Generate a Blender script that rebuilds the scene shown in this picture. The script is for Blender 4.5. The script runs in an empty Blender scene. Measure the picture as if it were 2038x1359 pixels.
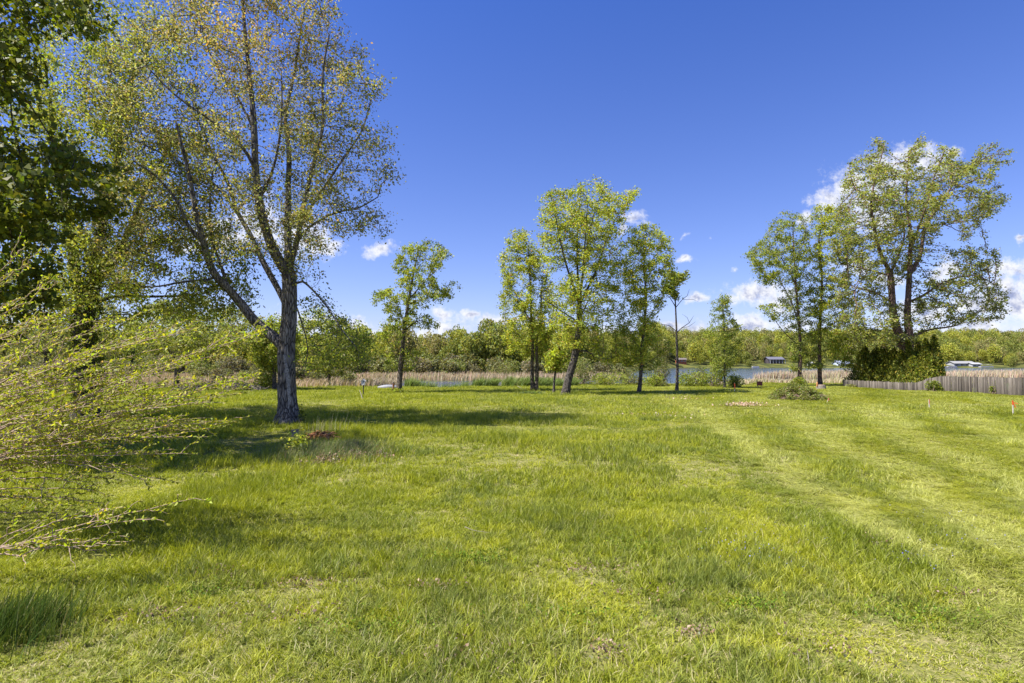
import bpy, bmesh, math, random, time
import numpy as np
from mathutils import Vector, Matrix, noise
from mathutils.kdtree import KDTree
T0 = time.time()
random.seed(7); RNG = np.random.default_rng(7)
S = bpy.context.scene
COL = S.collection
R = math.radians

# ------------------------------------------------------------------ camera
FPX, W0, H0, EYE = 1132.0, 2038.0, 1359.0, 3.3
PITCH = math.atan(42.5 / FPX)
cam_d = bpy.data.cameras.new('camera'); cam = bpy.data.objects.new('camera', cam_d); COL.objects.link(cam)
cam_d.sensor_width = 36; cam_d.lens = 36 * FPX / W0; cam_d.clip_end = 6000; cam_d.clip_start = .1
cam.location = (0, 0, EYE); cam.rotation_euler = (R(90) + PITCH, 0, 0)
S.camera = cam
CP, SP = math.cos(PITCH), math.sin(PITCH)

def at(px, py, Y):
    """the world point at depth Y seen at photo pixel (px, py)"""
    xc = (px - W0 / 2) / FPX; yc = (H0 / 2 - py) / FPX
    d = Vector((xc, CP - yc * SP, SP + yc * CP))
    return Vector((d.x * Y / d.y, Y, EYE + d.z * Y / d.y))

def ground_at(px, py, z=0.0):
    a = at(px, py, 1.0); k = (z - EYE) / (a.z - EYE)
    return Vector((a.x * k, k, z))

# ------------------------------------------------------------------ objects
def tag(o, label=None, cat=None, group=None, kind=None):
    if label: o['label'] = label
    if cat: o['category'] = cat
    if group: o['group'] = group
    if kind: o['kind'] = kind
    return o

def empty(name, loc=(0, 0, 0), rz=0):
    o = bpy.data.objects.new(name, None); COL.objects.link(o)
    o.location = loc; o.rotation_euler = (0, 0, rz); o.empty_display_size = .3
    return o

def link(name, me, mat, parent=None, world=True):
    o = bpy.data.objects.new(name, me)
    if mat: me.materials.append(mat)
    COL.objects.link(o)
    if parent:
        o.parent = parent
        if world:  # the mesh was written in world coordinates
            o.matrix_parent_inverse = Matrix.Translation(-Vector(parent.location))
    return o

def quads_mesh(name, v, f, col=None, smooth=False, uv=None):
    """v: Nx3, f: Mx4 arrays; col: Nx3 linear rgb per vertex"""
    me = bpy.data.meshes.new(name)
    v = np.ascontiguousarray(v, dtype=np.float32); f = np.ascontiguousarray(f, dtype=np.int32)
    m = len(f); k = f.shape[1]
    me.vertices.add(len(v)); me.vertices.foreach_set('co', v.ravel())
    me.loops.add(m * k); me.loops.foreach_set('vertex_index', f.ravel())
    me.polygons.add(m); me.polygons.foreach_set('loop_start', np.arange(0, m * k, k, dtype=np.int32))
    me.polygons.foreach_set('loop_total', np.full(m, k, dtype=np.int32))
    if smooth: me.polygons.foreach_set('use_smooth', np.ones(m, dtype=bool))
    me.update(calc_edges=True)
    if col is not None:
        a = me.attributes.new('Col', 'FLOAT_COLOR', 'POINT')
        c = np.ones((len(v), 4), dtype=np.float32); c[:, :3] = col
        a.data.foreach_set('color', c.ravel())
    return me

class MB:
    """collects boxes, bars and tubes for one mesh"""
    def __init__(s): s.bm = bmesh.new()
    def box(s, lo, hi, M=None):
        r = bmesh.ops.create_cube(s.bm, size=1)
        lo, hi = Vector(lo), Vector(hi)
        for v in r['verts']:
            v.co = Vector([(lo[i] + hi[i]) / 2 + v.co[i] * (hi[i] - lo[i]) for i in range(3)])
            if M: v.co = M @ v.co
        return r['verts']
    def bar(s, a, b, w, h=None, up=(0, 0, 1)):
        a, b = Vector(a), Vector(b); h = h or w
        d = (b - a); L = d.length; d.normalize()
        x = d.cross(Vector(up))
        if x.length < 1e-4: x = d.cross(Vector((1, 0, 0)))
        x.normalize(); y = x.cross(d)
        M = Matrix((( x.x, y.x, d.x, a.x), (x.y, y.y, d.y, a.y), (x.z, y.z, d.z, a.z), (0, 0, 0, 1)))
        return s.box((-w / 2, -h / 2, 0), (w / 2, h / 2, L), M)
    def tube(s, a, b, r0, r1=None, n=8):
        a, b = Vector(a), Vector(b); r1 = r0 if r1 is None else r1
        d = (b - a); L = d.length; q = d.to_track_quat('Z', 'Y').to_matrix().to_4x4()
        bmesh.ops.create_cone(s.bm, cap_ends=True, segments=n, radius1=r0, radius2=r1, depth=L,
                              matrix=Matrix.Translation((a + b) / 2) @ q)
    def poly(s, pts):
        s.bm.faces.new([s.bm.verts.new(p) for p in pts])
    def prism(s, pts, d):
        d = Vector(d); a = [s.bm.verts.new(p) for p in pts]; b = [s.bm.verts.new(Vector(p) + d) for p in pts]
        n = len(a); s.bm.faces.new(a); s.bm.faces.new(b[::-1])
        for i in range(n): s.bm.faces.new((a[i], b[i], b[(i + 1) % n], a[(i + 1) % n]))
    def build(s, name, mat, parent=None, world=True, bevel=0):
        if bevel: bmesh.ops.bevel(s.bm, geom=s.bm.edges[:], offset=bevel, segments=1, affect='EDGES')
        bmesh.ops.recalc_face_normals(s.bm, faces=s.bm.faces)
        me = bpy.data.meshes.new(name); s.bm.to_mesh(me); s.bm.free()
        return link(name, me, mat, parent, world)

# ------------------------------------------------------------------ materials
class NT:
    def __init__(s, name, world=None):
        if world: s.nt = world.node_tree
        else:
            s.m = bpy.data.materials.new(name); s.m.use_nodes = True; s.nt = s.m.node_tree
        s.nt.nodes.clear(); s.L = s.nt.links.new
    def n(s, t, **kw):
        nd = s.nt.nodes.new(t)
        for k, v in kw.items(): setattr(nd, k, v)
        return nd
    def _in(s, sock, v):
        if isinstance(v, bpy.types.NodeSocket): s.L(v, sock)
        elif v is not None:
            if hasattr(sock.default_value, '__len__') and not hasattr(v, '__len__'): v = [v] * len(sock.default_value)
            if sock.type == 'RGBA' and len(v) == 3: v = (*v, 1)
            sock.default_value = v
    def math(s, op, a, b=None, c=None, clamp=False):
        m = s.n('ShaderNodeMath', operation=op, use_clamp=clamp)
        s._in(m.inputs[0], a)
        if b is not None: s._in(m.inputs[1], b)
        if c is not None: s._in(m.inputs[2], c)
        return m.outputs[0]
    def vec(s, op, a, b=None, out=0):
        m = s.n('ShaderNodeVectorMath', operation=op); s._in(m.inputs[0], a)
        if b is not None: s._in(m.inputs[3 if op == 'SCALE' else 1], b)
        return m.outputs['Value'] if out == 'v' else m.outputs[0]
    def noise(s, v, scale, detail=3, rough=.55, dist=0, dim='3D'):
        m = s.n('ShaderNodeTexNoise', noise_dimensions=dim); s._in(m.inputs['Vector'], v)
        m.inputs['Scale'].default_value = scale; m.inputs['Detail'].default_value = detail
        m.inputs['Roughness'].default_value = rough; m.inputs['Distortion'].default_value = dist
        return m.outputs[0]
    def mr(s, v, a, b, c=0., d=1., smooth=True):
        m = s.n('ShaderNodeMapRange', interpolation_type='SMOOTHSTEP' if smooth else 'LINEAR')
        s._in(m.inputs[0], v)
        for i, x in enumerate((a, b, c, d)): s._in(m.inputs[i + 1], x)
        return m.outputs[0]
    def mix(s, f, a, b, mode='MIX'):
        m = s.n('ShaderNodeMix', data_type='RGBA', blend_type=mode, clamp_factor=True)
        s._in(m.inputs[0], f); s._in(m.inputs[6], a); s._in(m.inputs[7], b)
        return m.outputs[2]
    def scale(s, v, xyz):
        return s.vec('MULTIPLY', v, xyz)
    def pos(s): return s.n('ShaderNodeNewGeometry').outputs['Position']
    def obj(s): return s.n('ShaderNodeTexCoord').outputs['Object']
    def attr(s, name): return s.n('ShaderNodeAttribute', attribute_name=name).outputs['Color']
    def bump(s, h, strength=.5, dist=.02):
        b = s.n('ShaderNodeBump'); b.inputs['Strength'].default_value = strength; b.inputs['Distance'].default_value = dist
        s.L(h, b.inputs['Height']); return b.outputs[0]
    def pbr(s, col, rough=.8, nrm=None, spec=.3, metal=0):
        p = s.n('ShaderNodeBsdfPrincipled'); s._in(p.inputs['Base Color'], col); s._in(p.inputs['Roughness'], rough)
        p.inputs['Specular IOR Level'].default_value = spec; p.inputs['Metallic'].default_value = metal
        if nrm: s.L(nrm, p.inputs['Normal'])
        return p.outputs[0]
    def out(s, sh):
        o = s.n('ShaderNodeOutputMaterial'); s.L(sh, o.inputs[0]); return s.m

def simple(name, col, rough=.75, var=.25, scale=6, bump=.3, metal=0, spec=.3):
    t = NT(name); p = t.obj(); n = t.noise(p, scale, 5, .65)
    c = t.mix(t.mr(n, .3, .7), [x * (1 - var) for x in col], [min(1, x * (1 + var)) for x in col])
    return t.out(t.pbr(c, rough, t.bump(n, bump, .01), spec, metal))

def leaf_mat(name, trans=.35, rough=.55, spec=.28):
    t = NT(name); c = t.attr('Col')
    p = t.pbr(c, rough, None, spec)
    tr = t.n('ShaderNodeBsdfTranslucent'); t.L(t.mix(1., c, (1.3, 1.25, .5), 'MULTIPLY'), tr.inputs[0])
    mx = t.n('ShaderNodeMixShader'); mx.inputs[0].default_value = trans
    t.L(p, mx.inputs[1]); t.L(tr.outputs[0], mx.inputs[2])
    return t.out(mx.outputs[0])

def bark_mat(name, dark, light, sc=1.0, lichen=None):
    t = NT(name); p = t.pos()
    q = t.scale(p, (9 * sc, 9 * sc, 1.5 * sc))
    n = t.noise(q, 1.0, 6, .7, .6)
    v = t.n('ShaderNodeTexVoronoi', feature='DISTANCE_TO_EDGE'); t.L(t.scale(t.vec('ADD', p, t.vec('SCALE', t.n('ShaderNodeTexNoise').outputs[1], .1)), (10 * sc, 10 * sc, 1.8 * sc)), v.inputs['Vector'])
    v.inputs['Scale'].default_value = 1
    crack = t.mr(v.outputs[0], .0, .22)
    c = t.mix(t.mr(n, .3, .72), dark, light)
    c = t.mix(crack, [x * .35 for x in dark], c)
    if lichen:
        c = t.mix(t.mr(t.noise(p, 1.3, 5, .7), .52, .66, 0, .7), c, lichen)
    h = t.math('ADD', t.math('MULTIPLY', crack, .7), t.math('MULTIPLY', n, .5))
    return t.out(t.pbr(c, .95, t.bump(h, .9, .05), .1))

M = {}
M['leaf'] = leaf_mat('leaf_green', .5)
M['leaf_dense'] = leaf_mat('leaf_dense', .38)
M['blade'] = leaf_mat('grass_blade_plain', .3, .6, .15)
M['bark_big'] = bark_mat('bark_grey', (.14, .125, .112), (.38, .35, .315), 1.0, (.32, .295, .25))
M['bark_brown'] = bark_mat('bark_brown', (.11, .09, .07), (.31, .26, .20), 1.3)
M['bark_dark'] = bark_mat('bark_dark', (.08, .07, .06), (.22, .19, .16), 1.3)
M['bark_red'] = bark_mat('bark_warm', (.16, .10, .078), (.36, .25, .195), .9)
M['twig'] = simple('twig_tan', (.35, .25, .18), .8, .3, 20)
M['deadwood'] = simple('dead_wood', (.2, .17, .14), .9, .35, 8)
M['rust_wood'] = simple('rotten_orange_wood', (.46, .21, .08), .9, .5, 14, .9)

# ------------------------------------------------------------------ growing trees
def rows_of(poly):
    P = np.array(poly, float)
    def span(y):
        xs = []
        for i in range(len(P)):
            a, b = P[i], P[(i + 1) % len(P)]
            if (a[1] <= y) != (b[1] <= y): xs.append(a[0] + (y - a[1]) / (b[1] - a[1]) * (b[0] - a[0]))
        return sorted(xs)
    return P, span

def attractors(poly, Y0, n, seed, nz=.5, thr=.05, depth=1.0, maxhalf=99, dy=0.0, shell=0.):
    """random points in the solid of a crown whose outline is poly (photo pixels) at depth Y0"""
    P, span = rows_of(poly); rnd = random.Random(seed); out = []
    x0, x1, y0, y1 = P[:, 0].min(), P[:, 0].max(), P[:, 1].min(), P[:, 1].max(); tries = 0
    while len(out) < n and tries < n * 60:
        tries += 1
        px, py = rnd.uniform(x0, x1), rnd.uniform(y0, y1); xs = span(py)
        for i in range(0, len(xs) - 1, 2):
            if xs[i] <= px <= xs[i + 1]:
                half = (xs[i + 1] - xs[i]) / 2; t = (px - (xs[i] + xs[i + 1]) / 2) / max(half, 1)
                hd = min(half * Y0 / FPX * depth, maxhalf) * math.sqrt(max(0, 1 - t * t))
                u = rnd.uniform(-1, 1)
                if shell and abs(u) < shell and abs(t) < shell and rnd.random() < .6: break
                p = at(px, py, Y0 + dy + u * hd)
                if nz and noise.noise(Vector((p.x * nz + seed, p.y * nz, p.z * nz))) < thr - .25 + .0: break
                if nz and noise.noise(Vector((p.x * nz * 2.1, p.y * nz * 2.1 + seed, p.z * nz * 2.1))) < thr - .2: break
                out.append(p); break
    return out

def grow(limbs, att, D=.35, kill=.6, infl=3.0, iters=120, trop=(0, 0, .12), tip=.008, power=2.3, seed=1, jit=.12):
    """space colonisation from the given limbs towards the attractors"""
    rnd = random.Random(seed); N, par, fixed = [], [], []
    for li, (pts, r0, r1) in enumerate(limbs):
        seg = []
        L = [Vector(p) for p in pts]
        tot = sum((L[i + 1] - L[i]).length for i in range(len(L) - 1)); run = 0
        # smooth the polyline with Catmull-Rom
        for i in range(len(L) - 1):
            a, b, c, d = L[max(i - 1, 0)], L[i], L[i + 1], L[min(i + 2, len(L) - 1)]
            k = max(1, int((c - b).length / D))
            for j in range(k):
                t = j / k
                p = .5 * ((2 * b) + (c - a) * t + (2 * a - 5 * b + 4 * c - d) * t * t + (3 * b - a - 3 * c + d) * t ** 3)
                f = (run + (c - b).length * t) / tot
                seg.append((p, r0 + (r1 - r0) * f ** .8))
            run += (c - b).length
        seg.append((L[-1], r1))
        prev = -1; start = 0
        if N:
            prev = min(range(len(N)), key=lambda q: (N[q] - seg[0][0]).length_squared)
            if (N[prev] - seg[0][0]).length < D * .8: start = 1
        for p, r in seg[start:]:
            N.append(p); par.append(prev); fixed.append(r); prev = len(N) - 1
    nfix = len(N)
    A = list(att); alive = list(range(len(A)))
    near = {}
    kd = KDTree(len(N));
    for i, p in enumerate(N): kd.insert(p, i)
    kd.balance()
    for a in alive:
        _, i, d = kd.find(A[a]); near[a] = (i, d)
    tr = Vector(trop); nch = {}
    for it in range(iters):
        pull = {}
        dead = []
        for a in alive:
            i, d = near[a]
            if d < kill or nch.get(i, 0) > 3: dead.append(a); continue
            if d < infl * (1 + it * .05):
                v = (A[a] - N[i]); v.normalize()
                if i in pull: pull[i] += v
                else: pull[i] = v
        if dead:
            ds = set(dead); alive = [a for a in alive if a not in ds]
        if not pull or not alive:
            if not alive: break
            if not pull: continue
        new = []
        for i, v in pull.items():
            v = v.normalized() + tr + Vector((rnd.gauss(0, jit), rnd.gauss(0, jit), rnd.gauss(0, jit)))
            v.normalize(); p = N[i] + v * D
            N.append(p); par.append(i); fixed.append(0); new.append(len(N) - 1); nch[i] = nch.get(i, 0) + 1
        kd = KDTree(len(new))
        for j in new: kd.insert(N[j], j)
        kd.balance()
        for a in alive:
            _, j, d = kd.find(A[a])
            if d < near[a][1]: near[a] = (j, d)
            else:
                i, dd = near[a]
                if i in pull: near[a] = (i, dd * 1.0 + 1e-4)
        if len(N) > 26000: break
    n = len(N); acc = [0.0] * n; kids = [[] for _ in range(n)]
    for i in range(n):
        if par[i] >= 0: kids[par[i]].append(i)
    order = list(range(n))
    rad = [0.0] * n
    # parents always come before children except limb roots, which also point backwards
    for i in reversed(order):
        r = max(acc[i], tip ** power) ** (1 / power)
        if fixed[i]: r = fixed[i]
        rad[i] = r
        if par[i] >= 0: acc[par[i]] += (r if not fixed[i] or fixed[par[i]] == 0 else 0) ** power if r else 0
    return N, par, kids, rad, nfix

def tubes(N, par, kids, rad, flare=0, minsides=3, rough=0):
    V, F = [], []; n = len(N); used = [False] * n; base = 0
    stack = [i for i in range(n) if par[i] < 0]
    starts = [(-1, i) for i in stack]
    rnd = random.Random(5)
    while starts:
        p0, i = starts.pop()
        chain = [] if p0 < 0 else [p0]
        c = i
        while True:
            chain.append(c)
            if not kids[c]: break
            k = sorted(kids[c], key=lambda q: -rad[q]); 
            for q in k[1:]: starts.append((c, q))
            c = k[0]
        if len(chain) < 2: continue
        rmax = rad[i]
        s = 16 if rmax > .25 else 10 if rmax > .12 else 6 if rmax > .04 else minsides
        x = None; prev = None
        for q, c in enumerate(chain):
            a = N[chain[max(q - 1, 0)]]; b = N[chain[min(q + 1, len(chain) - 1)]]
            d = (b - a)
            if d.length < 1e-6: d = Vector((0, 0, 1))
            d.normalize()
            if x is None: x = d.orthogonal()
            x = (x - d * x.dot(d)).normalized(); y = d.cross(x)
            r = rad[c] if not (q == 0 and p0 >= 0) else min(rad[c], rad[i])
            if q == len(chain) - 1: r *= .5
            for j in range(s):
                an = 2 * math.pi * j / s; rr = r
                if rough and r > .1:
                    rr = r * (1 + rough * (noise.noise(Vector((math.cos(an) * 2, math.sin(an) * 2, N[c].z * .8))) + .6 * noise.noise(Vector((math.cos(an) * 5, math.sin(an) * 5, N[c].z * 1.2)))))
                    if flare and N[c].z < 1.4: rr *= 1 + flare * (1 - max(N[c].z, 0) / 1.4) ** 2 * (1 + .4 * math.sin(an * 5))
                V.append(N[c] + (x * math.cos(an) + y * math.sin(an)) * rr)
            if q:
                o = len(V) - 2 * s
                for j in range(s):
                    k2 = (j + 1) % s
                    F.append((o + j, o + k2, o + s + k2, o + s + j))
    return np.array([tuple(v) for v in V]), np.array(F)

def leaf_arrays(P, size, aspect=.55, wind=(.5, 0, -.1), windk=.6, col=None, sizevar=.5, rng=RNG, fold=.18):
    """one folded diamond leaf at each point of P; col Nx3"""
    n = len(P); P = np.asarray(P, float)
    d = rng.normal(size=(n, 3)) + np.array(wind) * windk * 2
    d /= np.linalg.norm(d, axis=1, keepdims=True) + 1e-9
    s = rng.normal(size=(n, 3)); s -= d * np.sum(s * d, 1, keepdims=True); s /= np.linalg.norm(s, axis=1, keepdims=True) + 1e-9
    u = np.cross(d, s); L = size * (1 + sizevar * rng.uniform(-1, 1, (n, 1))); Wd = L * aspect
    v = np.empty((n, 4, 3)); v[:, 0] = P; v[:, 1] = P + d * L * .45 + s * Wd * .5 + u * L * fold
    v[:, 2] = P + d * L; v[:, 3] = P + d * L * .5 - s * Wd * .5 + u * L * fold
    f = np.arange(n * 4).reshape(n, 4)
    c = np.repeat(col, 4, axis=0) if col is not None else None
    return v.reshape(-1, 3), f, c

def leaf_cols(n, pal, rng=RNG, var=.22):
    """per-leaf colours drawn from a palette of (weight, rgb)"""
    w = np.array([p[0] for p in pal], float); w /= w.sum()
    idx = rng.choice(len(pal), n, p=w); base = np.array([p[1] for p in pal])[idx]
    return base * (1 + var * rng.uniform(-1, 1, (n, 1))) * (1 + .08 * rng.normal(size=(n, 3)))

G_OLIVE = [(4, (.25, .26, .09)), (3, (.36, .35, .18)), (2, (.16, .175, .05)), (1.5, (.36, .28, .15))]
G_RUST = [(3, (.42, .30, .12)), (2, (.50, .38, .20)), (2, (.36, .27, .09)), (3, (.33, .31, .10))]
G_BRIGHT = [(4, (.34, .39, .05)), (3, (.46, .49, .075)), (2, (.18, .22, .03)), (.3, (.40, .22, .08))]
G_MID = [(4, (.25, .30, .05)), (3, (.35, .38, .075)), (2, (.13, .17, .03))]
G_GREY = [(3, (.22, .23, .08)), (2, (.28, .28, .12)), (2, (.14, .16, .05))]
G_DARK = [(4, (.08, .105, .01)), (3, (.12, .145, .012)), (1, (.2, .21, .02))]
G_SHRUB = [(4, (.32, .36, .025)), (3, (.42, .45, .05)), (2, (.2, .25, .02)), (.5, (.5, .45, .2))]

def make_tree(name, label, Y0, base, limbs, env, natt, leaves, lsize, pal, bark, seed, cat='tree', group=None,
              D=.4, kill=.7, infl=3.5, thr=.0, nz=.3, spread=.35, wind=(.6, 0, 0), windk=.5, trop=(.08, 0, .24), depth=1.0, maxhalf=99,
              tip=.012, colfn=None, mat='leaf', shell=0., flare=.35, aspect=.6, iters=120, maxr=.05, flat=.75, barr=True, jit=.14, power=2.3):
    """limbs: lists of (px, py, depth offset) and two radii; env: list of crown outlines in pixels"""
    rng = np.random.default_rng(seed)
    b = ground_at(*base) if len(base) == 2 else Vector(base)
    L = [([at(p[0], p[1], Y0 + (p[2] if len(p) > 2 else 0)) for p in pts], r0, r1) for pts, r0, r1 in limbs]
    L[0][0][0].z = min(L[0][0][0].z, -.25)
    envs = env if isinstance(env[0], list) else [env]
    areas = []
    for e in envs:
        a = 0
        for i in range(len(e)): a += e[i][0] * e[(i + 1) % len(e)][1] - e[(i + 1) % len(e)][0] * e[i][1]
        areas.append(abs(a))
    A = []
    for k, e in enumerate(envs):
        A += attractors(e, Y0, int(natt * areas[k] / sum(areas)), seed + k, nz, thr, depth, maxhalf, 0, shell)
    N, par, kids, rad, nfix = grow(L, A, D, kill, infl, iters, trop, tip, power, seed, jit)
    root = empty(name, (b.x, b.y, 0)); tag(root, label, cat, group)
    v, f = tubes(N, par, kids, rad, flare, 3, .13 if barr else 0)
    link('trunk', quads_mesh('trunk', v, f, smooth=True), M[bark], root)
    tw = [i for i in range(nfix, len(N)) if rad[i] < maxr]
    if not tw: tw = list(range(nfix, len(N)))
    Pn = np.array([tuple(N[i]) for i in tw]); Pp = np.array([tuple(N[par[i]]) for i in tw])
    wt = np.array([3.0 if not kids[i] else 1.0 for i in tw]); wt *= np.exp(1.7 * np.array([noise.noise(N[i] * 1.1) + .6 * noise.noise(N[i] * .45) for i in tw])); wt /= wt.sum()
    idx = rng.choice(len(tw), leaves, p=wt); t = rng.uniform(0, 1, (leaves, 1))
    P = Pn[idx] * t + Pp[idx] * (1 - t) + rng.normal(size=(leaves, 3)) * spread * np.array([1, 1, flat])
    c = colfn(P, rng) if colfn else leaf_cols(leaves, pal, rng)
    # whole sprays share a hue
    hue = np.array([noise.noise(Vector(p) * .45) for p in P])[:, None]
    c = np.clip(c * (1 + .35 * hue * np.array([1.1, 1.0, .6])), .01, .9)
    v, f, c = leaf_arrays(P, lsize, aspect, wind, windk, c, rng=rng)
    link('crown', quads_mesh('crown', v, f, c), M[mat], root)
    return root

# ------------------------------------------------------------------ sky, sun
SUN_EL, SUN_FROM = 58.0, Vector((-1, -.28, 0)).normalized()      # the sun stands to the left, a little behind the camera
sd = Vector((SUN_FROM.x * math.cos(R(SUN_EL)), SUN_FROM.y * math.cos(R(SUN_EL)), math.sin(R(SUN_EL))))
sun_d = bpy.data.lights.new('sun', 'SUN'); sun_d.energy = 4.8; sun_d.angle = R(.53); sun_d.color = (1, .955, .88)
sun = bpy.data.objects.new('sun', sun_d); COL.objects.link(sun); sun.rotation_euler = sd.to_track_quat('Z', 'Y').to_euler()
sun.location = (-30, -10, 60)

world = bpy.data.worlds.new('World'); S.world = world; world.use_nodes = True
def build_world():
    t = NT('w', world)
    sky = t.n('ShaderNodeTexSky'); sky.sky_type = 'NISHITA'; sky.sun_disc = False
    sky.sun_elevation = R(SUN_EL); sky.sun_rotation = math.atan2(sd.x, sd.y)
    sky.air_density = 1.0; sky.dust_density = .35; sky.ozone_density = 3.0; sky.altitude = 200
    dirn = t.n('ShaderNodeTexCoord').outputs['Generated']
    sp = t.n('ShaderNodeSeparateXYZ'); t.L(dirn, sp.inputs[0])
    skyc = t.mix(1., sky.outputs[0], t.mix(t.mr(sp.outputs[2], 0, .62, smooth=False), SKY_LOW, SKY_TINT), 'MULTIPLY')
    # cumulus: soft blobs placed by compass direction and elevation
    y = t.math('MAXIMUM', sp.outputs[1], .02)
    u = t.math('DIVIDE', sp.outputs[0], y); v = t.math('DIVIDE', sp.outputs[2], y)
    cb = t.n('ShaderNodeCombineXYZ'); t.L(u, cb.inputs[0]); t.L(v, cb.inputs[1]); p = cb.outputs[0]
    wp = t.n('ShaderNodeTexNoise'); t.L(p, wp.inputs['Vector']); wp.inputs['Scale'].default_value = 16; wp.inputs['Detail'].default_value = 4
    wv = t.vec('SCALE', t.vec('SUBTRACT', wp.outputs[1], (.5, .5, .5)), .06)
    pw = t.vec('ADD', p, wv)
    D = None
    for (cx, cy, w, h) in CLOUDS:
        if cy > 560 and w > 18: w *= 1.3; h *= 1.35
        c = ((cx - W0 / 2) / FPX, (722 - cy) / FPX, 0)
        tiny = w < 12
        if tiny: w *= 2.2; h *= 2.2
        q = t.vec('MULTIPLY', t.vec('SUBTRACT', pw, c), (FPX / w, FPX / h, 0))
        d = t.vec('LENGTH', q, out='v')
        if tiny: d = t.math('ADD', d, .62)
        D = d if D is None else t.math('SMOOTH_MIN', D, d, .25)
    n1 = t.noise(p, 34, 8, .66); n2 = t.noise(t.vec('ADD', p, (.007, -.011, 0)), 34, 8, .66)
    dens = t.math('ADD', t.math('SUBTRACT', 1.12, D), t.math('ADD', t.math('MULTIPLY', t.math('SUBTRACT', n1, .5), 2.0), t.math('MULTIPLY', t.math('SUBTRACT', t.noise(p, 120, 5, .7), .5), 1.1)))
    cov = t.mr(dens, -.05, .95)
    rel = t.math('SUBTRACT', n1, n2)
    sh = t.math('ADD', t.mr(dens, .25, 1.35, 1.0, .52), t.math('MULTIPLY', rel, 1.9))
    # low veil near the horizon
    veil = t.math('MULTIPLY', t.mr(v, .0, .16, .9, 0), t.mr(t.noise(t.scale(p, (1, 3.2, 1)), 7, 6, .6), .46, .72, 0, .75))
    cc = t.mix(t.mr(sh, .35, 1.0), CLOUD_SHADE, CLOUD_LIT)
    c = t.mix(veil, skyc, CLOUD_VEIL)
    c = t.mix(cov, c, cc)
    c = t.mix(t.mr(sp.outputs[1], .02, .2), skyc, c)
    bg = t.n('ShaderNodeBackground'); t.L(c, bg.inputs[0]); bg.inputs[1].default_value = SKY_S
    o = t.n('ShaderNodeOutputWorld'); t.L(bg.outputs[0], o.inputs[0])
SKY_S = .102
SKY_TINT = (.27, .43, .87, 1); SKY_LOW = (.64, .58, .76, 1)
CLOUD_LIT = (4.3, 4.35, 4.6, 1); CLOUD_SHADE = (1.6, 1.85, 2.9, 1); CLOUD_VEIL = (2.2, 2.7, 4.1, 1)
CLOUDS = [  # centre x, y and half width, half height in photo pixels at the horizon's scale
    (430, 462, 70, 40), (510, 440, 66, 50), (600, 470, 70, 46), (655, 484, 36, 24), (380, 490, 40, 20),
    (758, 494, 30, 18), (930, 634, 24, 9), (885, 632, 20, 10), (975, 642, 34, 13), (890, 655, 34, 12), (700, 650, 30, 16),
    (1270, 434, 30, 18), (1245, 452, 20, 14), (1366, 521, 16, 9), (1390, 586, 26, 10), (1365, 474, 8, 5), (1410, 474, 6, 5), (1468, 531, 8, 6),
    (1500, 582, 54, 22), (1560, 600, 40, 20), (1380, 660, 40, 16), (1330, 655, 26, 14), (1500, 642, 46, 16), (1580, 650, 40, 14),
    (1660, 395, 50, 42), (1610, 435, 20, 24), (1720, 370, 66, 54), (1780, 345, 66, 54), (1850, 318, 60, 42), (1898, 302, 34, 22), (1740, 430, 60, 40),
    (1700, 520, 46, 26), (1880, 540, 50, 24), (1840, 620, 60, 22), (1760, 560, 44, 20),
    (2030, 540, 60, 34), (2000, 590, 80, 30), (2050, 620, 70, 24), (2038, 480, 18, 9), (1950, 650, 60, 16),
    (1180, 668, 60, 12), (1045, 640, 30, 10), (760, 665, 46, 12), (840, 668, 40, 10), (620, 640, 60, 18), (1450, 668, 60, 12), (1900, 668, 80, 14), (1960, 600, 60, 26),
    (-400, 500, 160, 50), (2500, 520, 160, 60), (-100, 300, 80, 30), (2700, 300, 120, 50),
]
build_world()

# ------------------------------------------------------------------ terrain
def sstep(a, b, x):
    if type(x) in (float, int):
        t = min(1., max(0., (x - a) / (b - a))); return t * t * (3 - 2 * t)
    t = np.clip((x - a) / (b - a), 0, 1); return t * t * (3 - 2 * t)
def shore_near(X):          # depth at which the lawn drops to the water
    return 83 + 5 * np.sin(X * .11) + 18 * sstep(18, 45, X) + 3 * np.sin(X * .31 + 1)
def far_shore(X, Y):
    a = X / np.maximum(Y, 1)
    return 122 + 4 * np.sin(X * .07) + (282 * sstep(.16, .31, a))
def terrain(X, Y):
    X = np.asarray(X, float); Y = np.asarray(Y, float)
    sn = shore_near(X); sf = far_shore(X, Y)
    h = -1.3 * sstep(0, 6, Y - sn)
    # the marshy left side never opens into water
    marsh = sstep(.20, .34, -X / np.maximum(Y, 1)) * sstep(70, 85, Y)
    h = np.where(marsh > 0, np.maximum(h, -1.3 + 1.15 * marsh), h)
    up = sstep(-3, 3, Y - sf)
    far = np.where(sf > 250, .2 + 2.6 * sstep(4, 30, Y - sf) + 19 * sstep(35, 190, Y - sf), -.15 + 1.0 * sstep(20, 60, Y - sf) + 13 * sstep(90, 330, Y - sf))
    h = h * (1 - up) + far * up
    h = h + .05 * np.sin(X * .35 + 1) * np.cos(Y * .27) * (Y < 95)
    h = h + sstep(7.5, 2, Y) * .0
    return h
WATER = -.35

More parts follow.
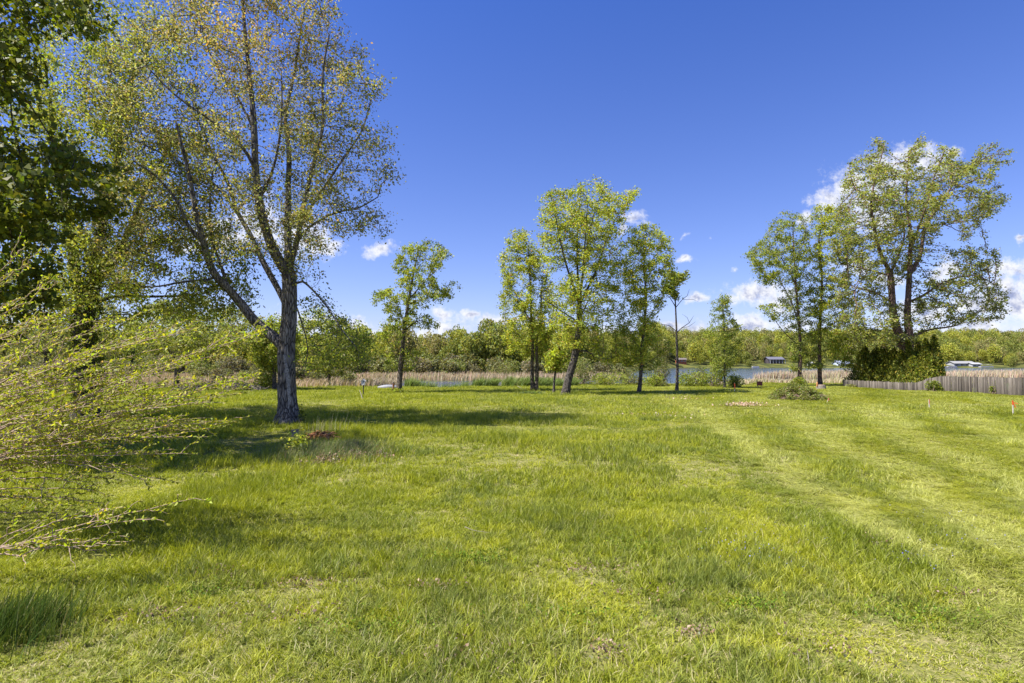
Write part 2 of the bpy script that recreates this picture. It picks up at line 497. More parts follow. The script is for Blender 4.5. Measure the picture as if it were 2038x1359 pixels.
def build_ground():
    ys = np.concatenate([np.linspace(-60, 2, 10), np.linspace(3, 70, 120), np.linspace(70.6, 140, 130), np.linspace(142, 440, 110), np.linspace(445, 1500, 60), np.array([2200, 3600])])
    ks = np.concatenate([np.linspace(-3.0, -1.1, 14), np.linspace(-1.05, 1.05, 190), np.linspace(1.1, 3.0, 14)])
    Y, K = np.meshgrid(ys, ks, indexing='ij')
    X = K * np.maximum(np.abs(Y), 25)
    Z = terrain(X, Y)
    v = np.stack([X, Y, Z], -1).reshape(-1, 3); ny, nx = len(ys), len(ks)
    i = (np.arange(ny - 1)[:, None] * nx + np.arange(nx - 1)[None]).ravel()
    f = np.stack([i, i + 1, i + nx + 1, i + nx], 1)
    t = NT('ground'); p = t.pos(); sp = t.n('ShaderNodeSeparateXYZ'); t.L(p, sp.inputs[0])
    n = t.noise(p, 1.2, 6, .65); nf = t.noise(p, 14, 5, .7); nb = t.noise(p, .12, 4, .6)
    lawn = t.mix(t.mr(nf, .3, .7), (.10, .115, .025), (.24, .22, .08))
    lawn = t.mix(t.mr(n, .52, .72, 0, .75), lawn, (.40, .31, .20))
    marsh = t.mix(t.mr(n, .3, .7), (.13, .10, .06), (.22, .175, .115))
    wood = t.mix(t.mr(nb, .4, .6), (.05, .06, .02), (.12, .12, .035))
    c = t.mix(t.mr(sp.outputs[1], 80, 92), lawn, marsh)
    c = t.mix(t.mr(sp.outputs[1], 126, 140), c, wood)
    m = t.out(t.pbr(c, 1, t.bump(nf, .6, .04), .05))
    tag(link('ground', quads_mesh('ground', v, f, smooth=True), m), kind='structure')
build_ground()

def build_water():
    t = NT('water'); p = t.pos()
    w = t.noise(t.scale(p, (.55, 1.6, 1)), 1.6, 5, .7)
    w2 = t.noise(t.scale(p, (.1, .35, 1)), .6, 3, .6)
    h = t.math('ADD', w, t.math('MULTIPLY', w2, .8))
    c = t.mix(t.mr(w2, .4, .6), (.03, .05, .075), (.06, .085, .11))
    m = t.out(t.pbr(c, .12, t.bump(h, .22, .3), .5))
    b = MB(); b.poly([(-700, 70, WATER), (1400, 70, WATER), (1400, 700, WATER), (-700, 700, WATER)])
    tag(b.build('water', m), kind='structure')
build_water()

# ------------------------------------------------------------------ scattering by geometry nodes
def blob_mesh(name, nl, size, pal, rx, rz, seed, mat, aspect=.65, trunk=None, lumps=9):
    """a crown of leaf clumps around the origin, z from 0 to 2*rz"""
    rng = np.random.default_rng(seed)
    cs = rng.normal(size=(lumps, 3)); cs /= np.linalg.norm(cs, axis=1, keepdims=True)
    cs *= np.array([rx * .55, rx * .55, rz * .55]) * rng.uniform(.5, 1.1, (lumps, 1)); cs[:, 2] += rz
    k = rng.integers(0, lumps, nl); d = rng.normal(size=(nl, 3)); d /= np.linalg.norm(d, axis=1, keepdims=True)
    rr = rng.uniform(.35, .56, (lumps,))[k][:, None] * rng.uniform(.75, 1.03, (nl, 1)) ** .5
    P = cs[k] + d * rr * np.array([rx, rx, rz])
    c = leaf_cols(nl, pal, rng, .25) * rng.uniform(.82, 1.2, (lumps, 1))[k]
    # leaves face outward more than not
    v, f, cc = leaf_arrays(P, size, aspect, (.2, 0, 0), .3, c, rng=rng)
    me = quads_mesh(name, v, f, cc); me.materials.append(mat)
    return me

def scatter(name, points, protos, mat, label=None, cat=None, kind='stuff', tints=None):
    """ONE object: instances of the proto meshes on the points (x, y, z, rot, scale, zscale, variant, tilt)"""
    P = np.asarray(points, float); n = len(P)
    me = bpy.data.meshes.new(name); me.vertices.add(n); me.vertices.foreach_set('co', np.ascontiguousarray(P[:, :3], dtype=np.float32).ravel())
    def fl(nm, a, ty='FLOAT'):
        at_ = me.attributes.new(nm, ty, 'POINT'); at_.data.foreach_set('value' if ty != 'FLOAT_VECTOR' else 'vector', np.ascontiguousarray(a).ravel())
    rot = np.zeros((n, 3), dtype=np.float32); rot[:, 2] = P[:, 3]
    if P.shape[1] > 7: rot[:, 1] = P[:, 7]
    fl('rot', rot, 'FLOAT_VECTOR'); fl('scl', np.stack([P[:, 4], P[:, 4], P[:, 5]], 1).astype(np.float32), 'FLOAT_VECTOR')
    fl('var', P[:, 6].astype(np.int32), 'INT')
    a = me.attributes.new('tint', 'FLOAT_COLOR', 'POINT'); tc = np.ones((n, 4), dtype=np.float32)
    if tints is not None: tc[:, :tints.shape[1]] = tints
    a.data.foreach_set('color', tc.ravel())
    o = bpy.data.objects.new(name, me); COL.objects.link(o); me.materials.append(mat)
    tag(o, label, cat, kind=kind)
    g = bpy.data.node_groups.new(name, 'GeometryNodeTree')
    g.interface.new_socket('Geometry', in_out='INPUT', socket_type='NodeSocketGeometry')
    g.interface.new_socket('Geometry', in_out='OUTPUT', socket_type='NodeSocketGeometry')
    N_ = g.nodes.new; L_ = g.links.new
    gi, go = N_('NodeGroupInput'), N_('NodeGroupOutput'); iop = N_('GeometryNodeInstanceOnPoints')
    j = N_('GeometryNodeJoinGeometry')
    for pm in reversed(protos):   # joined in reverse link order: later links come first
        po = bpy.data.objects.new('proto', pm)
        oi = N_('GeometryNodeObjectInfo'); oi.inputs['Object'].default_value = po; oi.inputs['As Instance'].default_value = False
        gt = N_('GeometryNodeGeometryToInstance'); L_(oi.outputs['Geometry'], gt.inputs[0]); L_(gt.outputs[0], j.inputs[0])
    def na(nm, ty):
        q = N_('GeometryNodeInputNamedAttribute'); q.data_type = ty; q.inputs['Name'].default_value = nm; return q.outputs[0]
    L_(gi.outputs[0], iop.inputs['Points']); L_(j.outputs[0], iop.inputs['Instance'])
    iop.inputs['Pick Instance'].default_value = True
    L_(na('var', 'INT'), iop.inputs['Instance Index'])
    e2r = N_('FunctionNodeEulerToRotation'); L_(na('rot', 'FLOAT_VECTOR'), e2r.inputs[0]); L_(e2r.outputs[0], iop.inputs['Rotation'])
    L_(na('scl', 'FLOAT_VECTOR'), iop.inputs['Scale'])
    L_(iop.outputs[0], go.inputs[0])
    md = o.modifiers.new('scatter', 'NODES'); md.node_group = g
    return o

# ------------------------------------------------------------------ grass
def grass_mat():
    t = NT('grass'); p = t.pos(); c = t.attr('Col')       # Col: r = blade random, g = height along blade
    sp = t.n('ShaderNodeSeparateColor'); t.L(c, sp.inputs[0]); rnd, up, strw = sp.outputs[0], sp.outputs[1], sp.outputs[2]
    ti = t.n('ShaderNodeAttribute', attribute_name='tint', attribute_type='INSTANCER'); ts = t.n('ShaderNodeSeparateColor'); t.L(ti.outputs['Color'], ts.inputs[0])
    pale, cool, dry = ts.outputs[0], ts.outputs[1], ts.outputs[2]
    n1 = t.noise(p, .35, 4, .6); n2 = t.noise(p, 1.7, 4, .65)
    xyz = t.n('ShaderNodeSeparateXYZ'); t.L(p, xyz.inputs[0]); X, Y = xyz.outputs[0], xyz.outputs[1]
    off = t.math('SUBTRACT', t.math('SUBTRACT', X, 5.0), t.math('MULTIPLY', Y, .17))
    off = t.math('ADD', off, t.math('MULTIPLY', t.math('SUBTRACT', t.noise(p, .2, 4, .6), .5), 4.2))
    off = t.math('ADD', off, t.math('MULTIPLY', t.math('SUBTRACT', n2, .5), .9))
    w = t.math('DIVIDE', off, t.math('ADD', t.math('MULTIPLY', Y, .17), .4))
    band = t.math('ADD', .5, t.math('MULTIPLY', t.math('COSINE', t.math('MULTIPLY', t.math('SUBTRACT', w, .16), 7.4)), .5))
    band = t.mr(t.math('ADD', band, t.math('MULTIPLY', t.math('SUBTRACT', n2, .5), 2.2)), .15, 1.0)
    strip = t.math('MULTIPLY', t.mr(off, -.25, .45), band)
    edge = t.math('MULTIPLY', t.mr(off, -1.6, -.3), t.mr(off, -.1, .3, 1, 0))
    edge = t.math('MULTIPLY', edge, t.mr(Y, 45, 20))
    g = t.mix(rnd, (.14, .18, .006), (.42, .44, .02))
    g = t.mix(t.mr(n1, .44, .58, 0, .9), g, t.mix(rnd, (.24, .27, .01), (.54, .53, .03)))
    g = t.mix(t.math('MULTIPLY', cool, t.mr(n2, .35, .6)), g, t.mix(rnd, (.10, .14, .02), (.29, .33, .06)))
    g = t.mix(t.math('MULTIPLY', edge, .55), g, t.mix(rnd, (.09, .13, .006), (.22, .28, .014)))
    g = t.mix(t.math('MAXIMUM', t.math('MULTIPLY', pale, .35), t.math('MULTIPLY', strip, t.mr(Y, 20, 60, .72, .35))), g, t.mix(rnd, (.38, .40, .08), (.70, .68, .24)))
    g = t.mix(t.math('MULTIPLY', strw, t.math('ADD', .35, t.math('MULTIPLY', dry, 1.4)), clamp=True), g, (.52, .45, .24))
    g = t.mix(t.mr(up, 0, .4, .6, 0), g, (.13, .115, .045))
    pr = t.pbr(g, .5, None, .3); tr = t.n('ShaderNodeBsdfTranslucent'); t.L(t.mix(1., g, (1.2, 1.25, .45), 'MULTIPLY'), tr.inputs[0])
    mx = t.n('ShaderNodeMixShader'); mx.inputs[0].default_value = .33; t.L(pr, mx.inputs[1]); t.L(tr.outputs[0], mx.inputs[2])
    return t.out(mx.outputs[0])
M['grass'] = grass_mat()

def grass_patch(name, n, rad, h, hv, wid, lean, seed, straw=.06, segs=3, dirn=None):
    rng = np.random.default_rng(seed)
    a = rng.uniform(0, 2 * math.pi, n); r = rad * np.sqrt(rng.uniform(0, 1, n)) ; bx, by = r * np.cos(a), r * np.sin(a)
    # blades gather in little tufts
    tk = max(6, n // 22); ta = rng.uniform(0, 2 * math.pi, tk); tr_ = rad * np.sqrt(rng.uniform(0, 1, tk))
    k = rng.integers(0, tk, n); f = rng.uniform(0, 1, n) < .6
    bx = np.where(f, tr_[k] * np.cos(ta[k]) + rng.normal(size=n) * rad * .05, bx); by = np.where(f, tr_[k] * np.sin(ta[k]) + rng.normal(size=n) * rad * .05, by)
    th = (rng.uniform(.6, 1.35, tk))[k]
    H = h * np.where(f, th, .9) * (1 + hv * rng.uniform(-1, 1, n)); az = rng.uniform(0, 2 * math.pi, n)
    if dirn is not None: az = dirn + rng.normal(size=n) * .5
    ln = lean * rng.uniform(.3, 1.3, n); dx, dy = np.cos(az), np.sin(az)
    sa = rng.uniform(0, 2 * math.pi, n); sx, sy = np.cos(sa), np.sin(sa)
    V = np.zeros((n, 2 * (segs + 1), 3)); C = np.zeros((n, 2 * (segs + 1), 3)); rn = rng.uniform(0, 1, n); st = (rng.uniform(0, 1, n) < straw) * 1.0
    for s in range(segs + 1):
        t = s / segs; out = ln * H * t ** 1.7; z = H * (t * np.sqrt(np.maximum(.05, 1 - (np.minimum(ln, .95) * t) ** 2 * .8)))
        w = wid * (1 - t ** 1.6 * .88) * .5
        cx, cy = bx + dx * out, by + dy * out
        for q, sg in ((0, -1), (1, 1)):
            V[:, 2 * s + q] = np.stack([cx + sx * w * sg, cy + sy * w * sg, z - .01], 1)
            C[:, 2 * s + q] = np.stack([rn, np.full(n, t), st], 1)
    b = (np.arange(n) * 2 * (segs + 1))[:, None]; F = []
    for s in range(segs): F.append(b + np.array([[2 * s, 2 * s + 1, 2 * s + 3, 2 * s + 2]]))
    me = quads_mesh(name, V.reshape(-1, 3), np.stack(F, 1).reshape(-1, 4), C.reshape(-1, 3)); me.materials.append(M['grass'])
    return me

def zone(X, Y):
    """1 where the grass was driven over and lies pale, right of a curved edge"""
    n = noise.noise(Vector((X * .16, Y * .16, 3.3)))
    return float(sstep(-.7, .5, X - (5.0 + .17 * Y) + 1.2 * n))

THIN = [(ground_at(a, b), c, d) for a, b, c, d in ((610, 1172, 1.1, .3), (370, 1235, 1.0, .4), (500, 1250, .6, .25), (935, 1310, .6, .4), (870, 1172, .8, .2), (1215, 1308, .35, .25), (1190, 1140, .6, .2), (1600, 1265, .9, .3), (1900, 1195, .8, .3), (1400, 1285, .4, .2), (1745, 1085, .5, .3), (1860, 935, 1.0, .6), (60, 1150, .5, .3))]
def build_grass():
    rnd = random.Random(11)
    near = [grass_patch('g', 800, .55, .11, .5, .0115, .7, 1), grass_patch('g', 800, .55, .15, .5, .011, .8, 2, .1), grass_patch('g', 720, .55, .20, .45, .012, .6, 3),
            grass_patch('g', 900, .55, .07, .5, .0115, .9, 4, .3), grass_patch('g', 620, .6, .20, .4, .012, 1.7, 5, .12, 4, 0.0)]
    mid = [grass_patch('g', 620, 1.0, .12, .5, .018, .7, 11, segs=2), grass_patch('g', 620, 1.0, .17, .5, .018, .8, 12, segs=2), grass_patch('g', 560, 1.0, .22, .45, .019, .6, 13, segs=2),
           grass_patch('g', 650, 1.0, .08, .5, .018, .9, 14, .25, 2), grass_patch('g', 650, 1.1, .22, .4, .019, 1.7, 15, .1, 3, 0.0)]
    far = [grass_patch('g', 700, 2.0, .15, .5, .03, .7, 21, segs=1), grass_patch('g', 700, 2.0, .19, .5, .03, .8, 22, segs=2), grass_patch('g', 700, 2.0, .24, .45, .03, .7, 23, segs=2),
           grass_patch('g', 700, 2.0, .10, .5, .03, .9, 24, .2, 1), grass_patch('g', 700, 2.2, .22, .4, .032, 1.6, 25, .1, 2, 0.0)]
    pts, tin = [], []
    def row(y0, y1, sp, base, margin=1.5):
        y = y0
        while y < y1:
            x = -.98 * y - margin
            while x < .98 * y + margin:
                X, Y = x + rnd.uniform(-.5, .5) * sp, y + rnd.uniform(-.5, .5) * sp
                x += sp
                if Y > shore_near(X) + .5 and Y > 70: continue
                zn = zone(X, Y)
                nb = noise.noise(Vector((X * .23, Y * .23, 0))); nc = noise.noise(Vector((X * .5 + 9, Y * .5, 1)))
                nd = noise.noise(Vector((X * .9, Y * .9, 7)))
                # bands of a mower or a vehicle run away from the camera, curving left
                s = X - .17 * Y - .004 * Y * Y
                st = noise.noise(Vector((s * .55, Y * .07, 5))) + .5 * noise.noise(Vector((s * 1.3, Y * .2, 8)))
                wq = (X - 5 - .17 * Y) / (.17 * Y + .4) + .10 * nb
                band = .5 + .5 * math.cos(6.283 * (wq - .14) / .80)
                pale = zn * (1.05 * band ** 1.3 + .55 * st + .25 * nd + .05); cool = .5 + 1.3 * nc + .25 * sstep(14, 8, Y)
                cool *= (1 - .5 * float(sstep(-2, -7, X)) * float(sstep(18, 9, Y) * 0 + 1))
                dry = .08 + .3 * float(sstep(9, 6, Y)) + 1.1 * max(0, nd - .2)
                pale += .22 * float(sstep(11, 6.3, Y)) * (1 + nd)
                hs = (.85 + .6 * nb + .55 * nc) * (1 - .35 * zn * band)
                if zn > .5 and rnd.random() < .62: v = 4; rot = R(200) + rnd.gauss(0, .5) + 1.2 * st
                else:
                    q = nb + nc * .7 + rnd.gauss(0, .18); v = 2 if q > .28 else 1 if q > 0 else 0 if q > -.28 else 3
                    rot = rnd.uniform(0, 6.283)
                if Y < 8.2 and nd > -.2 and v == 2: v = 1
                hs *= 1 - .25 * float(sstep(8.5, 6.5, Y))
                if nd > .3 and Y < 10 and v != 2 and rnd.random() < .3: continue
                if Y < 13:
                    sk = max([1.15 - math.hypot((X - c.x) / a, (Y - c.y) / b) for c, a, b in THIN]) + .5 * nd
                    if sk > .5:
                        if rnd.random() < .62: continue
                        v = 3; dry = 1; hs = .6
                z = float(terrain(X, Y))
                pts.append((X, Y, z, rot, rnd.uniform(.85, 1.2), max(.45, hs), base + v))
                tin.append((min(1, max(0, pale)), min(1, max(0, cool)), min(1, max(0, dry)), 1))
            y += sp
    row(4.2, 15, .50, 0, 3); row(15, 34, .95, 5, 3.5); row(34, 92, 1.75, 10, 4)
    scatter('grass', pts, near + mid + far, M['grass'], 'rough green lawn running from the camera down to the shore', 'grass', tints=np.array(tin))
    print('grass patches', len(pts))
build_grass()
print('grass done', time.time() - T0)

# ------------------------------------------------------------------ the trees on the lawn
def col_big(P, rng):
    c = leaf_cols(len(P), G_OLIVE, rng)
    r = leaf_cols(len(P), G_RUST, rng)
    px = W0 / 2 + P[:, 0] / P[:, 1] * FPX; pz = 722 - (P[:, 2] - EYE) / P[:, 1] * FPX
    k = np.clip(1 - np.hypot((px - 500) / 230, (pz - 60) / 190), 0, 1) * .9
    g = leaf_cols(len(P), G_MID, rng)
    lo = np.clip((pz - 480) / 150, 0, 1)
    m = (rng.uniform(0, 1, len(P)) < k)[:, None]; ml = (rng.uniform(0, 1, len(P)) < lo)[:, None]
    return np.where(m, r, np.where(ml, g, c))

big = make_tree('maple_tree', 'largest tree, thick grey trunk with a pale scar and wire, olive and rust leaves', 31.1, (575, 843),
    [([(575, 846), (573, 800), (571, 740), (570, 690), (575, 640), (577, 590), (575, 545), (572, 520)], .54, .36),
     ([(572, 700), (548, 674), (510, 642), (482, 607), (456, 576, -.5), (430, 550, -1), (414, 515, -1.2), (402, 470, -1.5), (391, 430, -1.8), (381, 370, -2), (372, 330, -2.2), (350, 240, -2.6)], .33, .05),
     ([(402, 480, -1.4), (375, 450, -1.8), (352, 400, -2.2), (310, 350, -2.8), (265, 320, -3.2)], .12, .04),
     ([(456, 576, -.5), (440, 530, .4), (420, 470, 1), (418, 400, 1.6), (424, 340, 2)], .12, .04),
     ([(577, 620), (548, 565, .6), (522, 518, 1), (500, 470, 1.4), (472, 420, 1.7), (452, 360, 2), (425, 310, 2.2), (395, 240, 2.5)], .20, .05),
     ([(573, 545), (548, 505, -.4), (527, 450, -.7), (516, 400, -1), (508, 330, -1.2), (506, 260, -1.4), (500, 190, -1.6), (492, 110, -1.7), (484, 20, -1.8), (478, -60, -1.8)], .29, .05),
     ([(574, 530), (573, 440, .4), (574, 360, .8), (575, 300, 1), (568, 230, 1.2), (585, 150, 1.4), (600, 50, 1.6)], .23, .05),
     ([(577, 535), (592, 475, -.6), (606, 400, -1), (626, 320, -1.4), (642, 250, -1.7), (642, 150, -2), (655, 70, -2.1)], .16, .04),
     ([(580, 510), (602, 465, .5), (640, 436, .8), (680, 420, 1), (715, 413, 1.2), (752, 392, 1.4)], .10, .03),
     ([(600, 440, .2), (640, 380, .6), (680, 320, 1.2), (720, 260, 1.6), (740, 190, 2)], .10, .03),
     ([(585, 568, 0), (602, 560, -.5), (628, 583, -1), (652, 612, -1.5), (680, 655, -2), (708, 690, -2.4)], .07, .025),
     ([(590, 610), (600, 640, .6), (612, 690, 1), (606, 740, 1.3)], .05, .02),
     ([(428, 556, -.9), (370, 560, -1.5), (300, 571, -2), (235, 562, -2.4), (190, 580, -3)], .07, .025),
     ([(510, 340, -1.2), (480, 290, -1.8), (420, 240, -2.4), (350, 190, -3), (290, 130, -3.4)], .11, .03),
     ([(500, 470, 1.4), (440, 380, 2), (370, 330, 2.6), (290, 290, 3), (200, 250, 3.4)], .10, .03),
     ([(506, 260, -1.4), (470, 190, -.9), (420, 110, -.4), (390, 20, 0)], .08, .03),
     ([(515, 400, -1), (545, 330, -2.5), (560, 240, -3.5), (560, 140, -4)], .09, .03)],
    [[(150, 400), (110, 300), (140, 170), (230, 60), (330, -40), (440, -130), (560, -140), (650, -50), (690, 50), (745, 110), (795, 160), (775, 235), (800, 330), (790, 430),
      (765, 500), (720, 470), (690, 520), (650, 545), (600, 560), (500, 520), (430, 560), (400, 640), (340, 640), (250, 600), (190, 540)],
     [(592, 590), (640, 585), (690, 640), (745, 660), (750, 720), (720, 745), (700, 775), (640, 740), (592, 730)]],
    6400, 84000, .13, None, 'bark_big', 3, D=.38, kill=.5, infl=4, spread=.26, colfn=col_big, maxhalf=4.3, trop=(.0, 0, .05), tip=.013, wind=(.3, 0, -.4), shell=.35, flare=.55, thr=.09)
# the pale scar down the trunk and the strand of wire round it
def scar():
    pts = [(572, 706, .07), (577, 735, .13), (580, 765, .10), (582, 795, .07), (581, 815, .04)]
    b = bmesh.new(); prev = None
    for i in range(25):
        t = i / 24 * (len(pts) - 1); k = min(int(t), len(pts) - 2); f = t - k
        px, py, w = [pts[k][q] * (1 - f) + pts[k + 1][q] * f for q in range(3)]
        c = at(px, py, 31.1); zc = c.z; r = .54 + (.36 - .54) * (zc / 9) ** .8 + (.54 * .3 * (1 - zc / 1.4) ** 2 if zc < 1.4 else 0)
        ax = at(574.5 + (570 - 574.5) * min(1, zc / 4), py, 31.1).x
        w *= 1 + .9 * noise.noise(Vector((zc * 3, 0, 0)))
        row = []
        for q in (-1, -.4, .4, 1):
            x = c.x + q * w; dx = max(-.95, min(.95, (x - ax) / (r * .98)))
            row.append(b.verts.new((x, 31.1 - math.sqrt(1 - dx * dx) * r * 1.03 - (.05 if abs(q) < .5 else -.05), zc)))
        if prev:
            for q in range(3): b.faces.new((prev[q], prev[q + 1], row[q + 1], row[q]))
        prev = row
    me = bpy.data.meshes.new('scar'); b.to_mesh(me); b.free()
    link('scar', me, simple('bare_scar_wood', (.30, .285, .27), .9, .5, 14), big)
    w = MB(); c = Vector((at(575, 826, 31.1).x, 31.1, .42))
    for k in range(24):
        a0, a1 = 2 * math.pi * k / 24, 2 * math.pi * (k + 1) / 24
        w.bar(c + Vector((math.cos(a0) * .67, math.sin(a0) * .67, .02 * math.sin(3 * a0))), c + Vector((math.cos(a1) * .67, math.sin(a1) * .67, .02 * math.sin(3 * a1))), .025)
    w.build('wire', simple('old_wire', (.03, .027, .025), .6, .1), big)
scar()

ivy = make_tree('maple_tree', 'ivy-covered double trunk tree behind the arching shrub at left', 34, (172, 826),
    [([(172, 830), (168, 760), (165, 700), (168, 640), (172, 600)], .62, .52),
     ([(170, 610), (152, 560), (146, 500), (140, 440), (120, 360), (105, 280), (100, 190)], .38, .06),
     ([(172, 610), (186, 560), (193, 500), (205, 440), (222, 380), (235, 300), (245, 200), (300, 90)], .38, .06),
     ([(186, 560), (215, 525), (240, 492, .5), (265, 440, 1), (285, 390, 1.5), (330, 300, 2)], .26, .05),
     ([(168, 640), (120, 600, -1), (60, 590, -2), (0, 560, -2)], .1, .03), ([(146, 500), (80, 440), (10, 400), (-60, 330)], .12, .03),
     ([(215, 525), (270, 500, 1), (330, 480, 2), (400, 470, 2.6), (460, 450, 3)], .13, .03), ([(172, 610), (230, 590, 1.5), (310, 590, 2.5), (400, 585, 3), (470, 560, 3.4)], .13, .03)],
    [[(-160, 300), (-80, 150), (40, 60), (160, -30), (300, 0), (390, 110), (420, 280), (455, 400), (520, 500), (505, 620), (420, 655), (300, 640), (220, 700), (110, 690), (80, 600), (-20, 560), (-100, 450)]],
    4000, 64000, .16, G_OLIVE[:1] + G_MID, 'bark_dark', 17, D=.45, kill=.7, infl=4, spread=.3, maxhalf=6, wind=(.3, 0, -.4), shell=.3, thr=.05)
# ivy on its trunk
def ivy_leaves():
    rng = np.random.default_rng(5); P = []
    for (a, b, r) in (((172, 800), (172, 600), .62), ((172, 605), (142, 440), .42), ((176, 605), (207, 440), .42), ((186, 560), (245, 485), .3)):
        A, B = at(a[0], a[1], 34), at(b[0], b[1], 34)
        n = 2600 if r > .5 else 1500
        t = rng.uniform(0, 1, n); an = rng.uniform(0, 2 * math.pi, n); rr = r * (1.02 + .22 * rng.uniform(0, 1, n))
        P.append(np.stack([A.x + (B.x - A.x) * t + rr * np.cos(an), 34 + rr * np.sin(an), A.z + (B.z - A.z) * t], 1))
    P = np.concatenate(P); v, f, c = leaf_arrays(P, .14, .8, (0, 0, -.6), .5, leaf_cols(len(P), G_DARK, rng) * 1.2, rng=rng)
    link('ivy', quads_mesh('ivy', v, f, c), M['leaf_dense'], ivy)
ivy_leaves()

dark = make_tree('maple_tree', 'dense dark green maple hanging in over the left edge of the lawn', 21, (-420, 892),
    [([(-420, 900), (-420, 700), (-415, 500), (-400, 300), (-390, 100)], .4, .2),
     ([(-415, 560), (-330, 480), (-230, 430), (-120, 400), (20, 370), (120, 350)], .16, .03), ([(-415, 480), (-300, 330), (-150, 180), (-20, 80), (90, 40)], .16, .03),
     ([(-420, 620), (-300, 580), (-160, 570), (0, 590), (90, 600)], .13, .03), ([(-400, 300), (-420, 100), (-450, -150)], .15, .04), ([(-405, 350), (-460, 200), (-500, 100)], .15, .04)],
    [[(-520, 300), (-500, 0), (-380, -160), (-220, -200), (-60, -160), (60, -100), (190, -60), (215, 30), (190, 90), (120, 130), (80, 190), (20, 200), (-120, 190), (-140, 260), (0, 235), (90, 250), (180, 290), (240, 330),
      (285, 370), (255, 415), (160, 450), (105, 490), (110, 560), (125, 610), (85, 660), (-20, 690), (-180, 660), (-330, 600), (-470, 520), (-520, 420)]],
    2100, 50000, .19, G_DARK + G_MID[2:], 'bark_dark', 23, D=.5, kill=.65, infl=4, spread=.30, maxhalf=5.5, mat='leaf_dense', wind=(.5, 0, -.5), thr=.04, nz=.4, aspect=.8, flat=.25)

make_tree('maple_tree', 'lone slender tree with a right-leaning top beside the white rowboat', 63, (793, 781),
    [([(793, 783), (797, 740), (801, 690), (806, 650), (813, 600), (823, 545), (833, 495)], .34, .06),
     ([(806, 658), (828, 640, .5), (848, 640, .8), (872, 652, 1)], .09, .03), ([(797, 730), (787, 705), (778, 690)], .06, .02), ([(806, 650), (792, 610), (775, 590), (755, 585)], .08, .02),
     ([(815, 595), (845, 560), (870, 535), (885, 510)], .08, .02), ([(812, 605), (850, 592), (885, 586)], .06, .02), ([(820, 560), (805, 520), (800, 495)], .06, .02)],
    [[(790, 500), (825, 478), (858, 476), (897, 495), (893, 535), (917, 580), (892, 612), (858, 600), (845, 625), (880, 645), (862, 668), (822, 655), (800, 690), (770, 705), (735, 690), (752, 650), (737, 605), (745, 575), (780, 572), (782, 530)],
     [(770, 700), (835, 695), (830, 745), (775, 740), (755, 715)]],
    1300, 15000, .20, G_MID, 'bark_brown', 31, D=.34, kill=.5, spread=.2, thr=.09, nz=.5, tip=.016)

make_tree('maple_tree', 'twin-trunk tree at the left end of the middle group', 66.7, (1063, 778),
    [([(1060, 780), (1059, 730), (1060, 690), (1057, 620), (1055, 560), (1052, 490)], .26, .06), ([(1067, 780), (1069, 730), (1068, 690), (1075, 640), (1078, 570)], .26, .06),
     ([(1060, 700), (1035, 670), (1015, 650)], .08, .02), ([(1057, 640), (1030, 600), (1005, 580)], .08, .02), ([(1068, 690), (1090, 660), (1100, 640)], .08, .02)],
    [[(1030, 445), (1060, 460), (1085, 500), (1095, 560), (1110, 640), (1100, 690), (1085, 712), (1050, 715), (1010, 700), (1000, 660), (992, 615), (998, 570), (990, 520), (1012, 470)]],
    1600, 21000, .19, G_BRIGHT, 'bark_brown', 37, D=.34, kill=.5, spread=.26, windk=1.1, thr=.02, nz=.5, tip=.017)

make_tree('maple_tree', 'tallest tree of the middle group with a trunk leaning right', 59.3, (1125, 786),
    [([(1124, 789), (1131, 757), (1143, 712), (1151, 662), (1154, 615)], .42, .30), ([(1153, 625), (1150, 560, .6), (1149, 490, 1), (1152, 430, 1.2), (1156, 370, 1.4)], .17, .04),
     ([(1152, 600), (1131, 540, -.6), (1115, 480, -1), (1104, 420, -1.4), (1094, 385, -1.6)], .16, .03), ([(1154, 590), (1166, 510), (1176, 450), (1191, 400), (1208, 370)], .16, .03),
     ([(1156, 600), (1186, 540, .8), (1206, 480, 1.2), (1232, 425, 1.6), (1262, 388, 1.8)], .15, .03), ([(1150, 640), (1122, 622), (1090, 600), (1075, 590)], .1, .03),
     ([(1146, 700), (1166, 698), (1190, 713, -.8), (1222, 712, -1.4)], .11, .03), ([(1152, 640), (1170, 600, -1.5), (1190, 570, -2.2)], .09, .03), ([(1154, 610), (1160, 540, -1.5), (1165, 470, -2.4), (1170, 400, -3)], .12, .03)],
    [[(1075, 395), (1092, 372), (1118, 378), (1140, 356), (1172, 348), (1190, 365), (1205, 358), (1225, 392), (1268, 378), (1248, 425), (1228, 500), (1235, 560), (1222, 610), (1232, 680), (1240, 712),
      (1200, 735), (1170, 722), (1160, 690), (1130, 690), (1100, 715), (1090, 640), (1085, 560), (1070, 480)]],
    2700, 34000, .19, G_BRIGHT, 'bark_dark', 41, D=.36, kill=.5, spread=.26, windk=1.2, thr=.05, nz=.45, tip=.017)

make_tree('maple_tree', 'smallest tree of the middle group, short dark trunk under low bright leaves', 62, (1102, 782),
    [([(1102, 784), (1104, 750), (1110, 715), (1114, 690)], .16, .06)],
    [[(1085, 700), (1105, 680), (1130, 695), (1128, 725), (1120, 742), (1090, 738), (1078, 720)]], 130, 1800, .24, G_BRIGHT, 'bark_dark', 43, D=.35, kill=.5, spread=.25)

